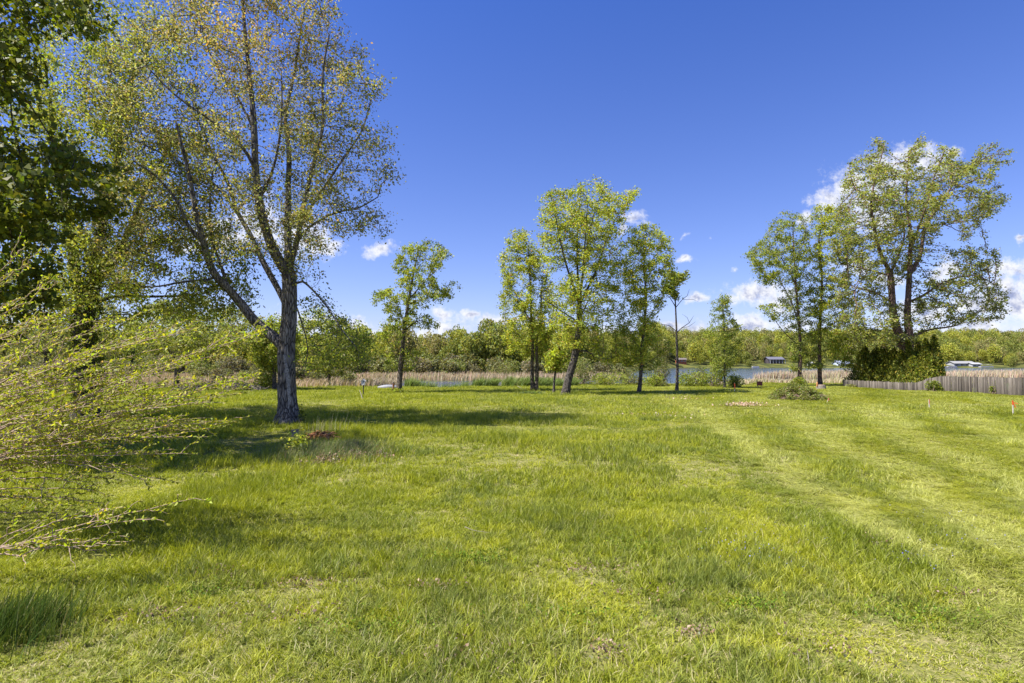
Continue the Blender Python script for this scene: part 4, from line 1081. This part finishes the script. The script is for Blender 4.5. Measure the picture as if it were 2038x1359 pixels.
# ------------------------------------------------------------------ small things on the lawn
red = simple('orange_flagging', (.75, .12, .03), .6, .1); redp = simple('pink_flagging', (.75, .10, .09), .6, .1); lath = simple('pale_lath', (.68, .62, .52), .8, .15, 10)
def stake(px, py, top, lab, kind):
    b = ground_at(px, py); h = at(px, top, b.y).z
    root = empty('survey_stake', b); tag(root, lab, 'stake', 'survey stakes in the lawn')
    m = MB(); m.prism([(b.x - .035, b.y - .01, -.1), (b.x + .035, b.y - .01, -.1), (b.x + .035, b.y - .01, h), (b.x - .035, b.y - .01, h)], (0, .02, 0)); m.build('lath', lath, root)
    m = MB()
    if kind == 0: m.prism([(b.x - .045, b.y - .014, h * .35), (b.x + .10, b.y - .014, h * .30), (b.x + .09, b.y - .014, h * .85), (b.x - .045, b.y - .014, h + .01)], (0, .028, 0))
    if kind == 1: m.prism([(b.x + .004, b.y - .014, h * .45), (b.x + .04, b.y - .014, h * .4), (b.x + .04, b.y - .014, h + .006), (b.x - .01, b.y - .014, h + .006)], (0, .028, 0))
    if kind == 2:
        m.prism([(b.x - .04, b.y - .014, h * .72), (b.x + .04, b.y - .014, h * .72), (b.x + .04, b.y - .014, h + .006), (b.x - .04, b.y - .014, h + .006)], (0, .028, 0))
        m.prism([(b.x + .02, b.y - .02, h * .84), (b.x + .26, b.y - .08, h * .77), (b.x + .27, b.y - .08, h * .80), (b.x + .02, b.y - .02, h * .9)], (0, .006, 0))
        m.prism([(b.x, b.y - .025, h * .8), (b.x + .10, b.y - .05, h * .52), (b.x + .15, b.y - .05, h * .54), (b.x + .04, b.y - .025, h * .84)], (0, .006, 0))
    m.build('flagging', red if kind != 1 else redp, root)
stake(1462, 779, 762, 'orange-topped stake at the foot of the young narrow tree', 0)
stake(1849.5, 812, 795, 'pale stake with a pink top in front of the rising fence', 1)
stake(2016.5, 827, 797, 'nearest stake, with an orange ribbon blowing to the right, at the right edge', 2)

def chair():
    b = ground_at(1512, 774); m = simple('maroon_cloth', (.035, .008, .012), .9, .2); fr = simple('dark_tube', (.03, .03, .032), .4, .1)
    root = empty('camp_chair', b, R(-25)); tag(root, 'maroon folding camp chair at the shore facing the lake', 'chair')
    x = MB()
    for sx in (-.3, .3):
        x.bar((sx, -.25, 0), (sx, .25, .42), .025); x.bar((sx, .25, 0), (sx, -.25, .42), .025); x.bar((sx, -.25, .42), (sx * 1.05, -.33, .95), .025); x.bar((sx, .27, .40), (sx, .27, .62), .025)
    for sy in (-.25, .25): x.bar((-.3, sy, 0), (.3, sy, .42), .025); x.bar((.3, sy, 0), (-.3, sy, .42), .025)
    x.build('frame', fr, root, False)
    s = MB(); s.prism([(-.29, -.25, .43), (.29, -.25, .43), (.29, .27, .46), (-.29, .27, .46)], (0, 0, .02)); s.build('seat', m, root, False)
    s = MB(); s.prism([(-.3, -.26, .46), (.3, -.26, .46), (.32, -.35, .97), (-.32, -.35, .97)], (0, -.02, 0)); s.build('backrest', m, root, False)
    for sx in (-.34, .34):
        s = MB(); s.box((sx - .04, -.3, .61), (sx + .04, .3, .63)); s.build('armrest', m, root, False)
chair()

def birdhouse():
    b = ground_at(723, 786.5); h = at(723, 754, b.y).z; dk = simple('dark_post', (.05, .045, .045), .8, .2); wh = simple('grey_white_paint', (.5, .5, .55), .7, .12)
    root = empty('birdhouse', b); tag(root, 'small pale birdhouse on a thin dark post near the water', 'birdhouse')
    m = MB(); m.tube((b.x, b.y, -.2), (b.x, b.y, h - .62), .06, .055, 8); m.build('post', dk, root)
    z = h - .62; m = MB(); pr = [(b.x - .13, b.y - .14, z), (b.x + .13, b.y - .14, z), (b.x + .2, b.y - .14, z + .38), (b.x, b.y - .14, z + .56), (b.x - .2, b.y - .14, z + .38)]; m.prism(pr, (0, .28, 0)); m.build('box', wh, root)
    m = MB()
    for s in (-1, 1): m.prism([(b.x, b.y - .19, z + .59), (b.x, b.y + .19, z + .59), (b.x + s * .26, b.y + .19, z + .36), (b.x + s * .26, b.y - .19, z + .36)], (0, 0, .03))
    m.build('roof', wh, root)
    m = MB(); m.tube((b.x, b.y - .146, z + .3), (b.x, b.y - .139, z + .3), .035, .035, 10); m.build('entrance_hole', dk, root)
    m = MB(); m.tube((b.x, b.y, z + .6), (b.x, b.y, z + .72), .035, .02, 8); m.build('finial', dk, root)
birdhouse()

def rowboat():
    b = ground_at(772, 773.5); root = empty('rowboat', b); tag(root, 'white overturned rowboat on the bank left of the lone slender tree', 'boat')
    wh = simple('boat_white', (.24, .24, .26), .45, .08); bm = bmesh.new(); rings = []
    L, n = 2.6, 14
    for i in range(n + 1):
        t = i / n; x = (t - .5) * L; w = .62 * math.sin(math.pi * (.04 + t * .86)) ** .8; h = .18 + .30 * math.sin(math.pi * (.08 + t * .8))
        r = []
        for k in range(9):
            a = math.pi * k / 8; r.append(bm.verts.new((b.x + x, b.y - math.cos(a) * w, .04 + h * math.sin(a) ** .55)))
        rings.append(r)
    for i in range(n):
        for k in range(8): bm.faces.new((rings[i][k], rings[i][k + 1], rings[i + 1][k + 1], rings[i + 1][k]))
    bm.faces.new(rings[0]); bm.faces.new(rings[-1][::-1]); bmesh.ops.recalc_face_normals(bm, faces=bm.faces)
    me = bpy.data.meshes.new('hull'); bm.to_mesh(me); bm.free(); link('hull', me, wh, root)
    m = MB(); m.box((b.x - L * .2, b.y - .02, .49), (b.x + L * .3, b.y + .02, .535)); m.build('keel', wh, root)
rowboat()

def ornament():   # a small brown post with a dark top beside the tree
    b = ground_at(783, 776.5); root = empty('garden_post', b); tag(root, 'small rusty brown post with a dark top beside the rowboat', 'post')
    br = simple('rusty_brown', (.26, .12, .06), .9, .3); dk = simple('dark_top', (.04, .035, .03), .8, .2)
    m = MB(); m.tube((b.x, b.y, -.1), (b.x, b.y, .45), .13, .11, 9); m.tube((b.x, b.y, .45), (b.x + .02, b.y, .8), .11, .16, 9); m.build('body', br, root)
    m = MB(); m.tube((b.x + .02, b.y, .8), (b.x + .02, b.y, 1.02), .14, .04, 9); m.build('top', dk, root)
ornament()

def stick(name, label, cat, pts, r, mat, parent=None, z=None):
    P = [ground_at(px, py) + Vector((0, 0, h)) for px, py, h in pts]
    N, par, kids, rad, nf = grow([(P, r, r * .45)], [], .12); v, f = tubes(N, par, kids, rad, 0, 5)
    o = link(name, quads_mesh(name, v, f, smooth=True), mat); tag(o, label, cat); return o
stick('fallen_stick', 'pale bent stick leaning in the grass left of the birdhouse', 'stick', [(722, 796, 0), (718, 790, .35), (715, 787, .55)], .05, M['deadwood'])
stick('fallen_stick', 'thin pale stick lying in the middle of the front lawn', 'stick', [(925, 1065, .16), (945, 1072, .15), (975, 1078, .17)], .007, M['deadwood'])
stick('fallen_stick', 'short upright straw-coloured stick at the bottom of the lawn right of centre', 'stick', [(1612, 1352, .02), (1611, 1335, .06), (1607, 1312, .10)], .008, M['deadwood'])
stick('fallen_branch', 'branch stub lying in the grass left of the twin trunks', 'branch', [(1030, 773, .3), (1040, 777, .2), (1048, 779, .05)], .04, M['deadwood'])

def stump_post():
    b = ground_at(590, 893); root = empty('wooden_post', b); tag(root, 'short leaning grey wooden post overgrown with vine in front of the thick trunk', 'post')
    t = at(587, 855, b.y); m = MB(); m.tube((b.x, b.y, -.1), t, .15, .14, 12); m.build('log', M['deadwood'], root)
    rng = np.random.default_rng(4); n = 520; q = rng.uniform(0, 1, (n, 1)); P = np.array([tuple(b)]) * (1 - q) + np.array([tuple(t)]) * q * .9 + rng.normal(size=(n, 3)) * np.array([.22, .2, .16]) + np.array([[.12, -.15, .05]])
    P[:, 2] = np.maximum(P[:, 2], .03)
    v, f, c = leaf_arrays(P, .10, .6, (.2, 0, 0), .3, leaf_cols(n, G_BRIGHT[:3] + G_MID, rng), rng=rng); link('vine', quads_mesh('vine', v, f, c), M['leaf'], root)
stump_post()

def heap(name, label, cat, c, rx, ry, h, n, ln, r, mats, seed, leaf=None):
    """a heap of short broken sticks"""
    rnd = random.Random(seed); root = empty(name, (c.x, c.y, 0)); tag(root, label, cat)
    V, F, o = [], [], 0
    for i in range(n):
        a = rnd.uniform(0, 6.283); q = math.sqrt(rnd.random()); zz = h * (1 - q * q) * rnd.uniform(.2, 1)
        p = Vector((c.x + rx * q * math.cos(a), c.y + ry * q * math.sin(a), zz + .03)); L = ln * rnd.uniform(.5, 1.3)
        d = Vector((math.cos(a) * .6 + rnd.gauss(0, .6), math.sin(a) * .6 + rnd.gauss(0, .6), rnd.gauss(-.1, .3))).normalized() * L / 2
        k = Vector((rnd.gauss(0, .1), rnd.gauss(0, .1), abs(rnd.gauss(0, .1)))) * L
        N = [p - d, p + k, p + d]; 
        for w in N: w.z = max(w.z, .02)
        rr = r * rnd.uniform(.5, 1.4); v, f = tubes(N, [-1, 0, 1], [[1], [2], []], [rr, rr * .9, rr * .8], 0, 5); V.append(v); F.append(f + o); o += len(v)
    link('stick', quads_mesh('stick', np.concatenate(V), np.concatenate(F)), mats, root)['kind'] = 'stuff'
    return root
heap('rotten_wood_pile', 'heap of rotten orange wood on the lawn right of the leaning post', 'wood pile', ground_at(640, 876), .75, .4, .42, 90, .35, .035, M['rust_wood'], 3)
# weeds and leaf litter round it
def weed_patch(name, label, cat, cx, cy, rx, ry, n, h, pal, seed, w=.012, lean=.5):
    rng = np.random.default_rng(seed); c = ground_at(cx, cy); P = np.stack([c.x + rng.normal(size=n) * rx * .5, c.y + rng.normal(size=n) * ry * .5, np.zeros(n)], 1)
    return blade_field(name, P, h, w, leaf_cols(n, pal, rng), lean, M['reed'], rng, label, cat)
weed_patch('weed', 'tall grey-green weeds round the rotten wood pile', 'weeds', 660, 905, 1.9, 2.1, 5200, .36, [(4, (.17, .22, .07)), (2, (.25, .27, .12)), (1, (.35, .28, .18))], 61, .016)
weed_patch('seed_stalk', 'thin dry stalks standing behind the rotten wood pile', 'stalks', 645, 862, 1.3, .8, 60, .85, [(1, (.42, .38, .24))], 62, .014, .25)
weed_patch('grass_clump', 'dark tall grass clump at the left edge of the foreground', 'grass clump', 30, 1262, .62, .62, 1300, .46, [(3, (.06, .10, .02)), (3, (.10, .15, .03)), (.5, (.4, .34, .16))], 63, .009, .45)
def litter(name, label, spots, n, pal, size, seed, z=.05, kind='stuff', cat='leaves'):
    rng = np.random.default_rng(seed); P = []
    for (px, py, rx, ry, w) in spots:
        c = ground_at(px, py); k = int(n * w); P.append(np.stack([c.x + rng.normal(size=k) * rx, c.y + rng.normal(size=k) * ry, z + np.abs(rng.normal(size=k)) * z], 1))
    P = np.concatenate(P); v, f, c = leaf_arrays(P, size, .7, (0, 0, 0), 0, leaf_cols(len(P), pal, rng), rng=rng)
    o = link(name, quads_mesh(name, v, f, c), M['reed']); tag(o, label, cat, kind=kind)
BRN = [(3, (.27, .19, .13)), (2, (.38, .29, .21)), (2, (.15, .10, .065))]
litter('dead_leaf', 'pale brown dead leaves on the lawn below the rotten wood pile', [(648, 922, .35, .4, .35), (705, 912, .6, .28, .45), (690, 900, .4, .3, .2)], 1300, BRN, .06, 71, .09)
litter('wood_chip', 'pale wood chips on the lawn left of the brush pile', [(1483, 809, .8, .35, .8), (1370, 795, 1.2, .8, .1), (1325, 830, 1.5, .8, .1)], 700, [(1, (.62, .48, .34)), (1, (.5, .36, .25))], .11, 72, .10, cat='wood chips')
litter('dead_leaf', 'dry brown leaf bits in the thin grass of the foreground', [(330, 1235, .35, .18, .12), (610, 1170, .4, .1, .12), (560, 1230, .5, .2, .12), (1215, 1310, .12, .1, .08), (870, 1175, .35, .08, .12), (930, 1310, .3, .2, .12), (1300, 1190, .5, .15, .06), (450, 1150, .3, .1, .08), (1660, 1300, .4, .2, .08), (1385, 1268, .12, .05, .08), (1740, 1085, .2, .15, .12), (1180, 1140, .4, .1, .06), (1900, 1190, .3, .1, .06)], 1500, BRN, .035, 73, .05)
litter('violet', 'tiny blue-violet flowers scattered in the grass at right', [(1480, 1120, .45, .35, .30), (1520, 1070, .8, .5, .15), (1870, 1040, .5, .5, .2), (1900, 1090, .6, .3, .2), (1830, 1130, .3, .3, .15)], 420, [(1, (.20, .18, .55)), (1, (.32, .30, .66))], .019, 74, .10, cat='flowers')

litter('clover', 'round-leaved clover and weed patches low in the foreground grass', [(930, 1120, .35, .12, .2), (400, 1190, .4, .2, .14), (1500, 1215, .25, .1, .14), (1280, 1090, .5, .3, .12), (760, 1260, .4, .15, .14), (1150, 1230, .5, .2, .12), (1830, 1230, .4, .2, .14)], 3200, [(2, (.15, .22, .02)), (2, (.10, .17, .02)), (1, (.24, .29, .03))], .03, 75, .06, cat='clover')
def brush_pile():
    c = ground_at(1592, 795); root = heap('brush_pile', 'heap of cut leafy branches on the lawn in front of the shore', 'brush pile', c, 2.0, 1.35, .62, 200, 1.4, .02, M['twig'], 12)
    rng = np.random.default_rng(14); n = 15000; an = rng.uniform(0, 6.283, n); q = np.sqrt(rng.uniform(0, 1, n))
    hh = 1.4 * (1 - q ** 1.7) * (1 + .55 * np.array([noise.noise(Vector((math.cos(a) * b * 3, math.sin(a) * b * 3, 1))) for a, b in zip(an, q)]))
    P = np.stack([c.x - .25 + 2.5 * q * np.cos(an), c.y + 1.8 * q * np.sin(an), hh * rng.uniform(.45, 1.0, n) + .04 + .08 * np.abs(rng.normal(size=n))], 1)
    k = np.array([noise.noise(Vector(p) * 1.7) for p in P]) > -.18; k &= ~((P[:, 0] > c.x + 1.3) & (rng.uniform(0, 1, n) < .4)); P = P[k]
    v, f, cc = leaf_arrays(P, .13, .55, (.3, 0, 0), .3, leaf_cols(len(P), [(3, (.17, .21, .04)), (2, (.26, .28, .07)), (1, (.30, .26, .14))], rng), rng=rng)
    link('foliage', quads_mesh('foliage', v, f, cc), M['leaf_dense'], root)
brush_pile()
def marker(px, py, lab, tilt):
    b = ground_at(px, py); root = empty('marker_flag', b); tag(root, lab, 'marker flag', 'small pink marker flags by the brush pile')
    d = Vector((tilt * .14, -.05, .32)); m = MB(); m.tube(b + Vector((0, 0, -.05)), b + d, .012, .012, 6); m.build('wire', lath, root)
    m = MB(); q = b + d; m.prism([q + Vector((-.05, 0, -.16)), q + Vector((.05, 0, -.14)), q + Vector((.07, 0, .06)), q + Vector((-.02, 0, .05))], (0, .008, 0)); m.build('flag', redp, root)
marker(1545, 782, 'pink flag left of the brush pile', .2); marker(1645, 801, 'pink flag at the right foot of the brush pile', 1.0); 
def stump():
    b = ground_at(1634, 775); root = empty('tree_stump', b); tag(root, 'pale sawn stump on the lawn just behind the brush pile', 'stump')
    m = MB(); m.tube((b.x, b.y, -.1), (b.x, b.y, .55), .62, .5, 14); m.build('bark', M['deadwood'], root)
    m = MB(); m.tube((b.x, b.y, .55), (b.x, b.y, .57), .47, .47, 14); m.build('cut_face', simple('cut_wood', (.55, .40, .26), .8, .2, 12), root)
    m = MB(); m.prism([(b.x - .62, b.y - .2, .4), (b.x - .45, b.y - .2, .45), (b.x - .5, b.y - .2, .95), (b.x - .55, b.y - .2, .9)], (0, .15, 0)); m.build('splinter', M['rust_wood'], root)
stump()
heap('brush_heap', 'fallen dead branches in the marsh edge left of the thick scarred trunk', 'dead branches', ground_at(440, 778), 5.5, 1.5, .9, 160, 2.6, .045, M['deadwood'], 19)

# ------------------------------------------------------------------ houses, docks and boats across the lake
def house(px, Y, w, d, wall_h, roof_h, z, wall, roof, lab, name='house', porch=False, win=4, rz=0, overhang=.6, cat='house', stilts=0):
    b = at(px, 722, Y); root = empty(name, (b.x, Y, z), rz); tag(root, lab, cat)
    wm = simple(name + '_wall', wall, .8, .1, 3); rm = simple(name + '_roof', roof, .8, .12, 4); gl = simple('dark_glass', (.02, .025, .03), .1, .1, 1, 0, 0, .6); tm = simple('white_trim', (.6, .6, .6), .6, .05)
    m = MB(); m.box((-w / 2, 0, -1.5), (w / 2, d, wall_h)); m.prism([(-w / 2, .002, wall_h), (-w / 2, d - .002, wall_h), (-w / 2, d / 2, wall_h + roof_h - .1)], (w, 0, 0)); m.build('wall', wm, root, False)
    m = MB(); o = overhang
    for s in (0, 1):
        e0 = (-w / 2 - o, -o if s == 0 else d + o, wall_h - .15); e1 = (w / 2 + o, e0[1], e0[2]); r1 = (w / 2 + o, d / 2, wall_h + roof_h); r0 = (-w / 2 - o, d / 2, wall_h + roof_h)
        m.prism([e0, e1, r1, r0], (0, 0, .2))
    m.build('roof', rm, root, False)
    for k in range(win):
        x = -w / 2 + w * (k + .5) / win; ww = w / win * .28
        m = MB(); m.box((x - ww - .1, -.06, wall_h * .38), (x + ww + .1, -.005, wall_h * .82)); f = m.build('window', tm, root, False)
        m = MB(); m.box((x - ww, -.09, wall_h * .42), (x + ww, -.063, wall_h * .78)); g = m.build('pane', gl, f, False)
    if porch:
        for k in range(6):
            x = -w / 2 + w * k / 5; m = MB(); m.box((x - .1, -2.6, -1), (x + .1, -2.4, wall_h - .2)); m.build('post', tm, root, False)
        m = MB(); m.box((-w / 2, -2.7, -.2), (w / 2, -.01, 0)); m.build('deck', wm, root, False)
        m = MB(); m.prism([(-w / 2 - .3, -2.9, wall_h - .3), (w / 2 + .3, -2.9, wall_h - .3), (w / 2 + .3, -.61, wall_h - .16), (-w / 2 - .3, -.61, wall_h - .16)], (0, 0, .15)); m.build('porch_roof', rm, root, False)
    return root
def tz(px, Y): return float(terrain(at(px, 722, Y).x, Y))
house(1545, 436, 11.5, 8, 3.0, 1.7, tz(1545, 436) + .3, (.07, .06, .07), (.12, .12, .15), 'long dark house with a grey roof on the far shore', porch=True, win=5)
house(1357.5, 424, 6.5, 6, 2.6, 1.1, tz(1357, 424) + .8, (.34, .10, .06), (.14, .12, .11), 'small red cabin on the far shore behind the half-dead tree', 'cabin', win=3)
house(1681, 416, 9.5, 7, 2.7, 1.8, .2, (.50, .56, .66), (.22, .25, .32), 'pale blue house with a porch at the far water edge', porch=True, win=4)
house(1614, 420, 3.5, 4, 2.3, 1.1, .3, (.60, .60, .62), (.45, .45, .47), 'small white shed on the far shore between the two trees', 'shed', win=1, cat='shed')
house(1920, 414, 15, 8, 2.6, 1.5, .3, (.33, .33, .33), (.25, .245, .24), 'long low white boathouse on the far shore above the tall fence', 'boathouse', win=4, cat='boathouse')
house(1944, 410, 6, 6, 2.3, .9, .1, (.36, .36, .36), (.33, .33, .33), 'small white annex at the right end of the boathouse', 'boathouse', win=2, cat='boathouse')
def pontoon(px, Y, L, lab, cover):
    b = at(px, 722, Y); root = empty('pontoon_boat', (b.x, Y, WATER)); tag(root, lab, 'boat', 'boats moored on the far shore')
    wh = simple('white_hull', (.34, .34, .36), .4, .05); al = simple('aluminium', (.5, .5, .52), .35, .05, metal=.6); dk = simple('canvas', cover, .8, .1)
    for s in (0, 1.9):
        m = MB(); m.tube((-L / 2, s, .15), (L / 2 - .6, s, .15), .3, .3, 10); m.tube((L / 2 - .6, s, .15), (L / 2, s, .3), .3, .05, 10); m.build('pontoon', al, root, False)
    m = MB(); m.box((-L / 2, -.3, .46), (L / 2 - .4, 2.2, .56)); m.build('deck', al, root, False)
    m = MB()
    for (a, c) in (((-L / 2 + .2, -.25), (L / 2 - .7, -.2)), ((-L / 2 + .2, 2.1), (L / 2 - .7, 2.15)), ((-L / 2 + .2, -.18), (-L / 2 + .25, 2.08)), ((L / 2 - .75, -.18), (L / 2 - .7, 2.08))): m.box((a[0], a[1], .565), (c[0], c[1], 1.25))
    m.build('railing', wh, root, False)
    m = MB()
    for x in (-L / 4, L / 8):
        for y in (0, 1.9): m.box((x - .03, y - .03, .565), (x + .03, y + .03, 2.28))
    m.build('canopy_post', al, root, False)
    m = MB(); m.prism([(-L / 4 - .2, -.2, 2.3), (L / 8 + .2, -.2, 2.3), (L / 8 + .2, 2.1, 2.3), (-L / 4 - .2, 2.1, 2.3)], (0, 0, .12)); m.build('canopy', dk, root, False)
pontoon(1874, 402, 7, 'leftmost moored white boat right of the evergreens', (.55, .55, .6)); pontoon(1896, 404, 7, 'white boat with a canopy left of the boathouse', (.6, .6, .62)); pontoon(1960, 402, 6, 'white boat right of the boathouse', (.35, .36, .42)); pontoon(1972, 404, 5, 'last small white boat at the right end of the docks', (.6, .6, .6))
def dock(px, Y, L, lab):
    b = at(px, 722, Y); root = empty('dock', (b.x, Y, WATER)); tag(root, lab, 'dock'); m = MB(); m.box((-.8, -L, .45), (.8, 0, .57)); m.build('deck', M['deadwood'], root, False)
    for k in range(4):
        for s in (-.7, .7): m = MB(); m.tube((s, -L + .2 + k * L / 4, -1), (s, -L + .2 + k * L / 4, .44), .08, .08, 6); m.build('pile', M['bark_dark'], root, False)
dock(1510, 404, 10, 'dock with a small boat below the long dark house'); dock(1885, 404, 8, 'dock between the moored white boats')
pontoon(1505, 398, 5, 'dark low boat at the dock below the long dark house', (.08, .07, .07))

# ------------------------------------------------------------------ the arching shrub at left
def shrub():
    rng = np.random.default_rng(77); rnd = random.Random(77); root = empty('arching_shrub', (-15.0, 10.6, 0)); tag(root, 'arching tan-twigged shrub with small yellow-green leaves reaching in from the left edge', 'shrub')
    V, F, o = [], [], 0; LP, LD = [], []
    def stem(P, r0, r1, n=14):
        nonlocal o
        N = []
        for i in range(n + 1):
            t = i / n; a, b, c, d = P
            p = a * (1 - t) ** 3 + b * 3 * t * (1 - t) ** 2 + c * 3 * t * t * (1 - t) + d * t ** 3
            N.append(p + Vector([rnd.gauss(0, .02) for _ in range(3)]) * (0 < i))
        rad = [r0 + (r1 - r0) * i / n for i in range(n + 1)]
        v, f = tubes(N, [-1] + list(range(n)), [[i + 1] for i in range(n)] + [[]], rad, 0, 4); V.append(v); F.append(f + o); o += len(v)
        return N
    def leafy(N, dens, start):
        for i in range(1, len(N)):
            if i / len(N) < start: continue
            a, b = N[i - 1], N[i]; k = max(1, int((b - a).length * dens))
            for _ in range(k):
                LP.append(tuple(a.lerp(b, rnd.random()))); LD.append(tuple((b - a).normalized()))
    # tip pixel, pixel where it crosses the left edge, depth
    tips = [(530, 658, 860), (515, 745, 900), (500, 770, 890), (470, 836, 900), (410, 700, 800), (395, 650, 770), (300, 620, 740), (240, 630, 700), (150, 610, 690), (130, 545, 640), (120, 560, 660), (60, 520, 600), (40, 500, 590), (340, 690, 800), (380, 720, 830),
            (450, 800, 860), (420, 830, 880), (360, 780, 850), (310, 740, 820), (260, 690, 770), (200, 650, 740), (90, 620, 700), (330, 900, 910), (300, 880, 890), (280, 850, 880), (350, 960, 900), (310, 960, 905), (250, 960, 935), (230, 985, 970), (200, 900, 900), (170, 1000, 985),
            (420, 870, 890), (390, 905, 910), (150, 860, 880), (120, 930, 930), (190, 800, 830), (230, 760, 800), (420, 990, 1088), (300, 1030, 1092), (270, 1078, 1090), (160, 1030, 1010), (130, 740, 780), (70, 700, 740), (60, 800, 820), (290, 930, 925), (440, 745, 840), (470, 700, 850), (180, 720, 760),
            (340, 830, 870), (360, 870, 888), (240, 890, 905), (220, 840, 860), (200, 960, 950), (90, 1000, 990), (70, 880, 890), (110, 780, 800), (320, 660, 760), (400, 760, 850)]
    tips = tips + [(x + rnd.uniform(-28, 8), y + rnd.uniform(-14, 16), e + rnd.uniform(-12, 20)) for x, y, e in tips[:6] for _ in range(4)] + [(x * rnd.uniform(.55, .95), y + (e - y) * rnd.uniform(.05, .5) + rnd.uniform(-25, 25), e + rnd.uniform(-30, 30)) for x, y, e in tips if y > 600 and rnd.random() < .45]
    for k, (tx, ty, ey) in enumerate(tips):
        Yt = 10.6 + rnd.uniform(-1.3, 1.5) if ey < 1050 else 8.4 + rnd.uniform(-.2, .3)
        tip = at(tx, ty, Yt); Ye = Yt + rnd.uniform(-.5, .5); edge = at(-30, ey, Ye)
        base = Vector((-15.0 + rnd.gauss(0, .5), 10.6 + rnd.gauss(0, .5), 0))
        out = at(-230, ey + 30 + (ey - ty) * .5, Ye)
        N0 = stem([base, base + Vector((.1, 0, max(.3, out.z * .8))), out.lerp(base, .25) + Vector((0, 0, .2)), out], .026, .018, 8)
        d = (edge - out)
        arc = .05 if ty < ey else .12
        N = stem([out, out + d * .7, edge.lerp(tip, .55) + Vector((0, 0, arc * (tip - edge).length * .6)), tip], .018, .005, 20)
        leafy(N, 40, .45 if k % 3 else .28)
        for j in range(rnd.randrange(4, 9)):
            i = rnd.randrange(8, 20); a = N[i]; dd = (N[min(i + 1, 20)] - N[i - 1]).normalized(); L = rnd.uniform(.4, 1.4) * (1.1 - i / 26)
            e = a + (dd + Vector((rnd.gauss(0, .3), rnd.gauss(0, .5), rnd.gauss(.05, .4)))).normalized() * L
            N2 = stem([a, a.lerp(e, .3) + Vector((0, 0, .03)), a.lerp(e, .7) + Vector((0, 0, .03)), e], .008, .0035, 6); leafy(N2, 38, .25)
        if rnd.random() < .4:     # bare dead twig
            i = rnd.randrange(6, 15); a = N[i]; e = a + Vector((rnd.uniform(.1, .5), rnd.gauss(0, .3), rnd.uniform(-.5, .5)))
            stem([a, a.lerp(e, .3), a.lerp(e, .7), e], .008, .0035, 5)
    link('stem', quads_mesh('stem', np.concatenate(V), np.concatenate(F), smooth=True), M['twig'], root)
    P = np.array(LP); n = len(P); D = np.array(LD)
    d = D * .7 + rng.normal(size=(n, 3)) * .75 + np.array([.25, 0, .15]); d /= np.linalg.norm(d, axis=1, keepdims=True); s = rng.normal(size=(n, 3)); s -= d * np.sum(s * d, 1, keepdims=True); s /= np.linalg.norm(s, axis=1, keepdims=True); u = np.cross(d, s)
    L = .066 * rng.uniform(.5, 1.35, (n, 1)); w = L * .40
    v = np.stack([P, P + d * L * .3 + s * w * .5 + u * L * .06, P + d * L * .7 + s * w * .42 + u * L * .05, P + d * L - u * L * .1, P + d * L * .7 - s * w * .42 + u * L * .05, P + d * L * .3 - s * w * .5 + u * L * .06], 1).reshape(-1, 3)
    b = (np.arange(n) * 6)[:, None]; f = np.concatenate([b + [[0, 1, 4, 5]], b + [[1, 2, 3, 4]]])
    link('foliage', quads_mesh('foliage', v, f, np.repeat(leaf_cols(n, G_SHRUB, rng, .2), 6, axis=0)), M['leaf'], root)
    print('shrub leaves', n)
shrub()

S.view_settings.view_transform = 'Standard'; S.view_settings.look = 'None'; S.view_settings.exposure = 1.18; S.view_settings.gamma = 1
S.cycles.max_bounces = 6; S.cycles.diffuse_bounces = 3; S.cycles.transmission_bounces = 3; S.cycles.glossy_bounces = 2; S.cycles.transparent_max_bounces = 4
S.cycles.caustics_reflective = False; S.cycles.caustics_refractive = False
print('all done', time.time() - T0)
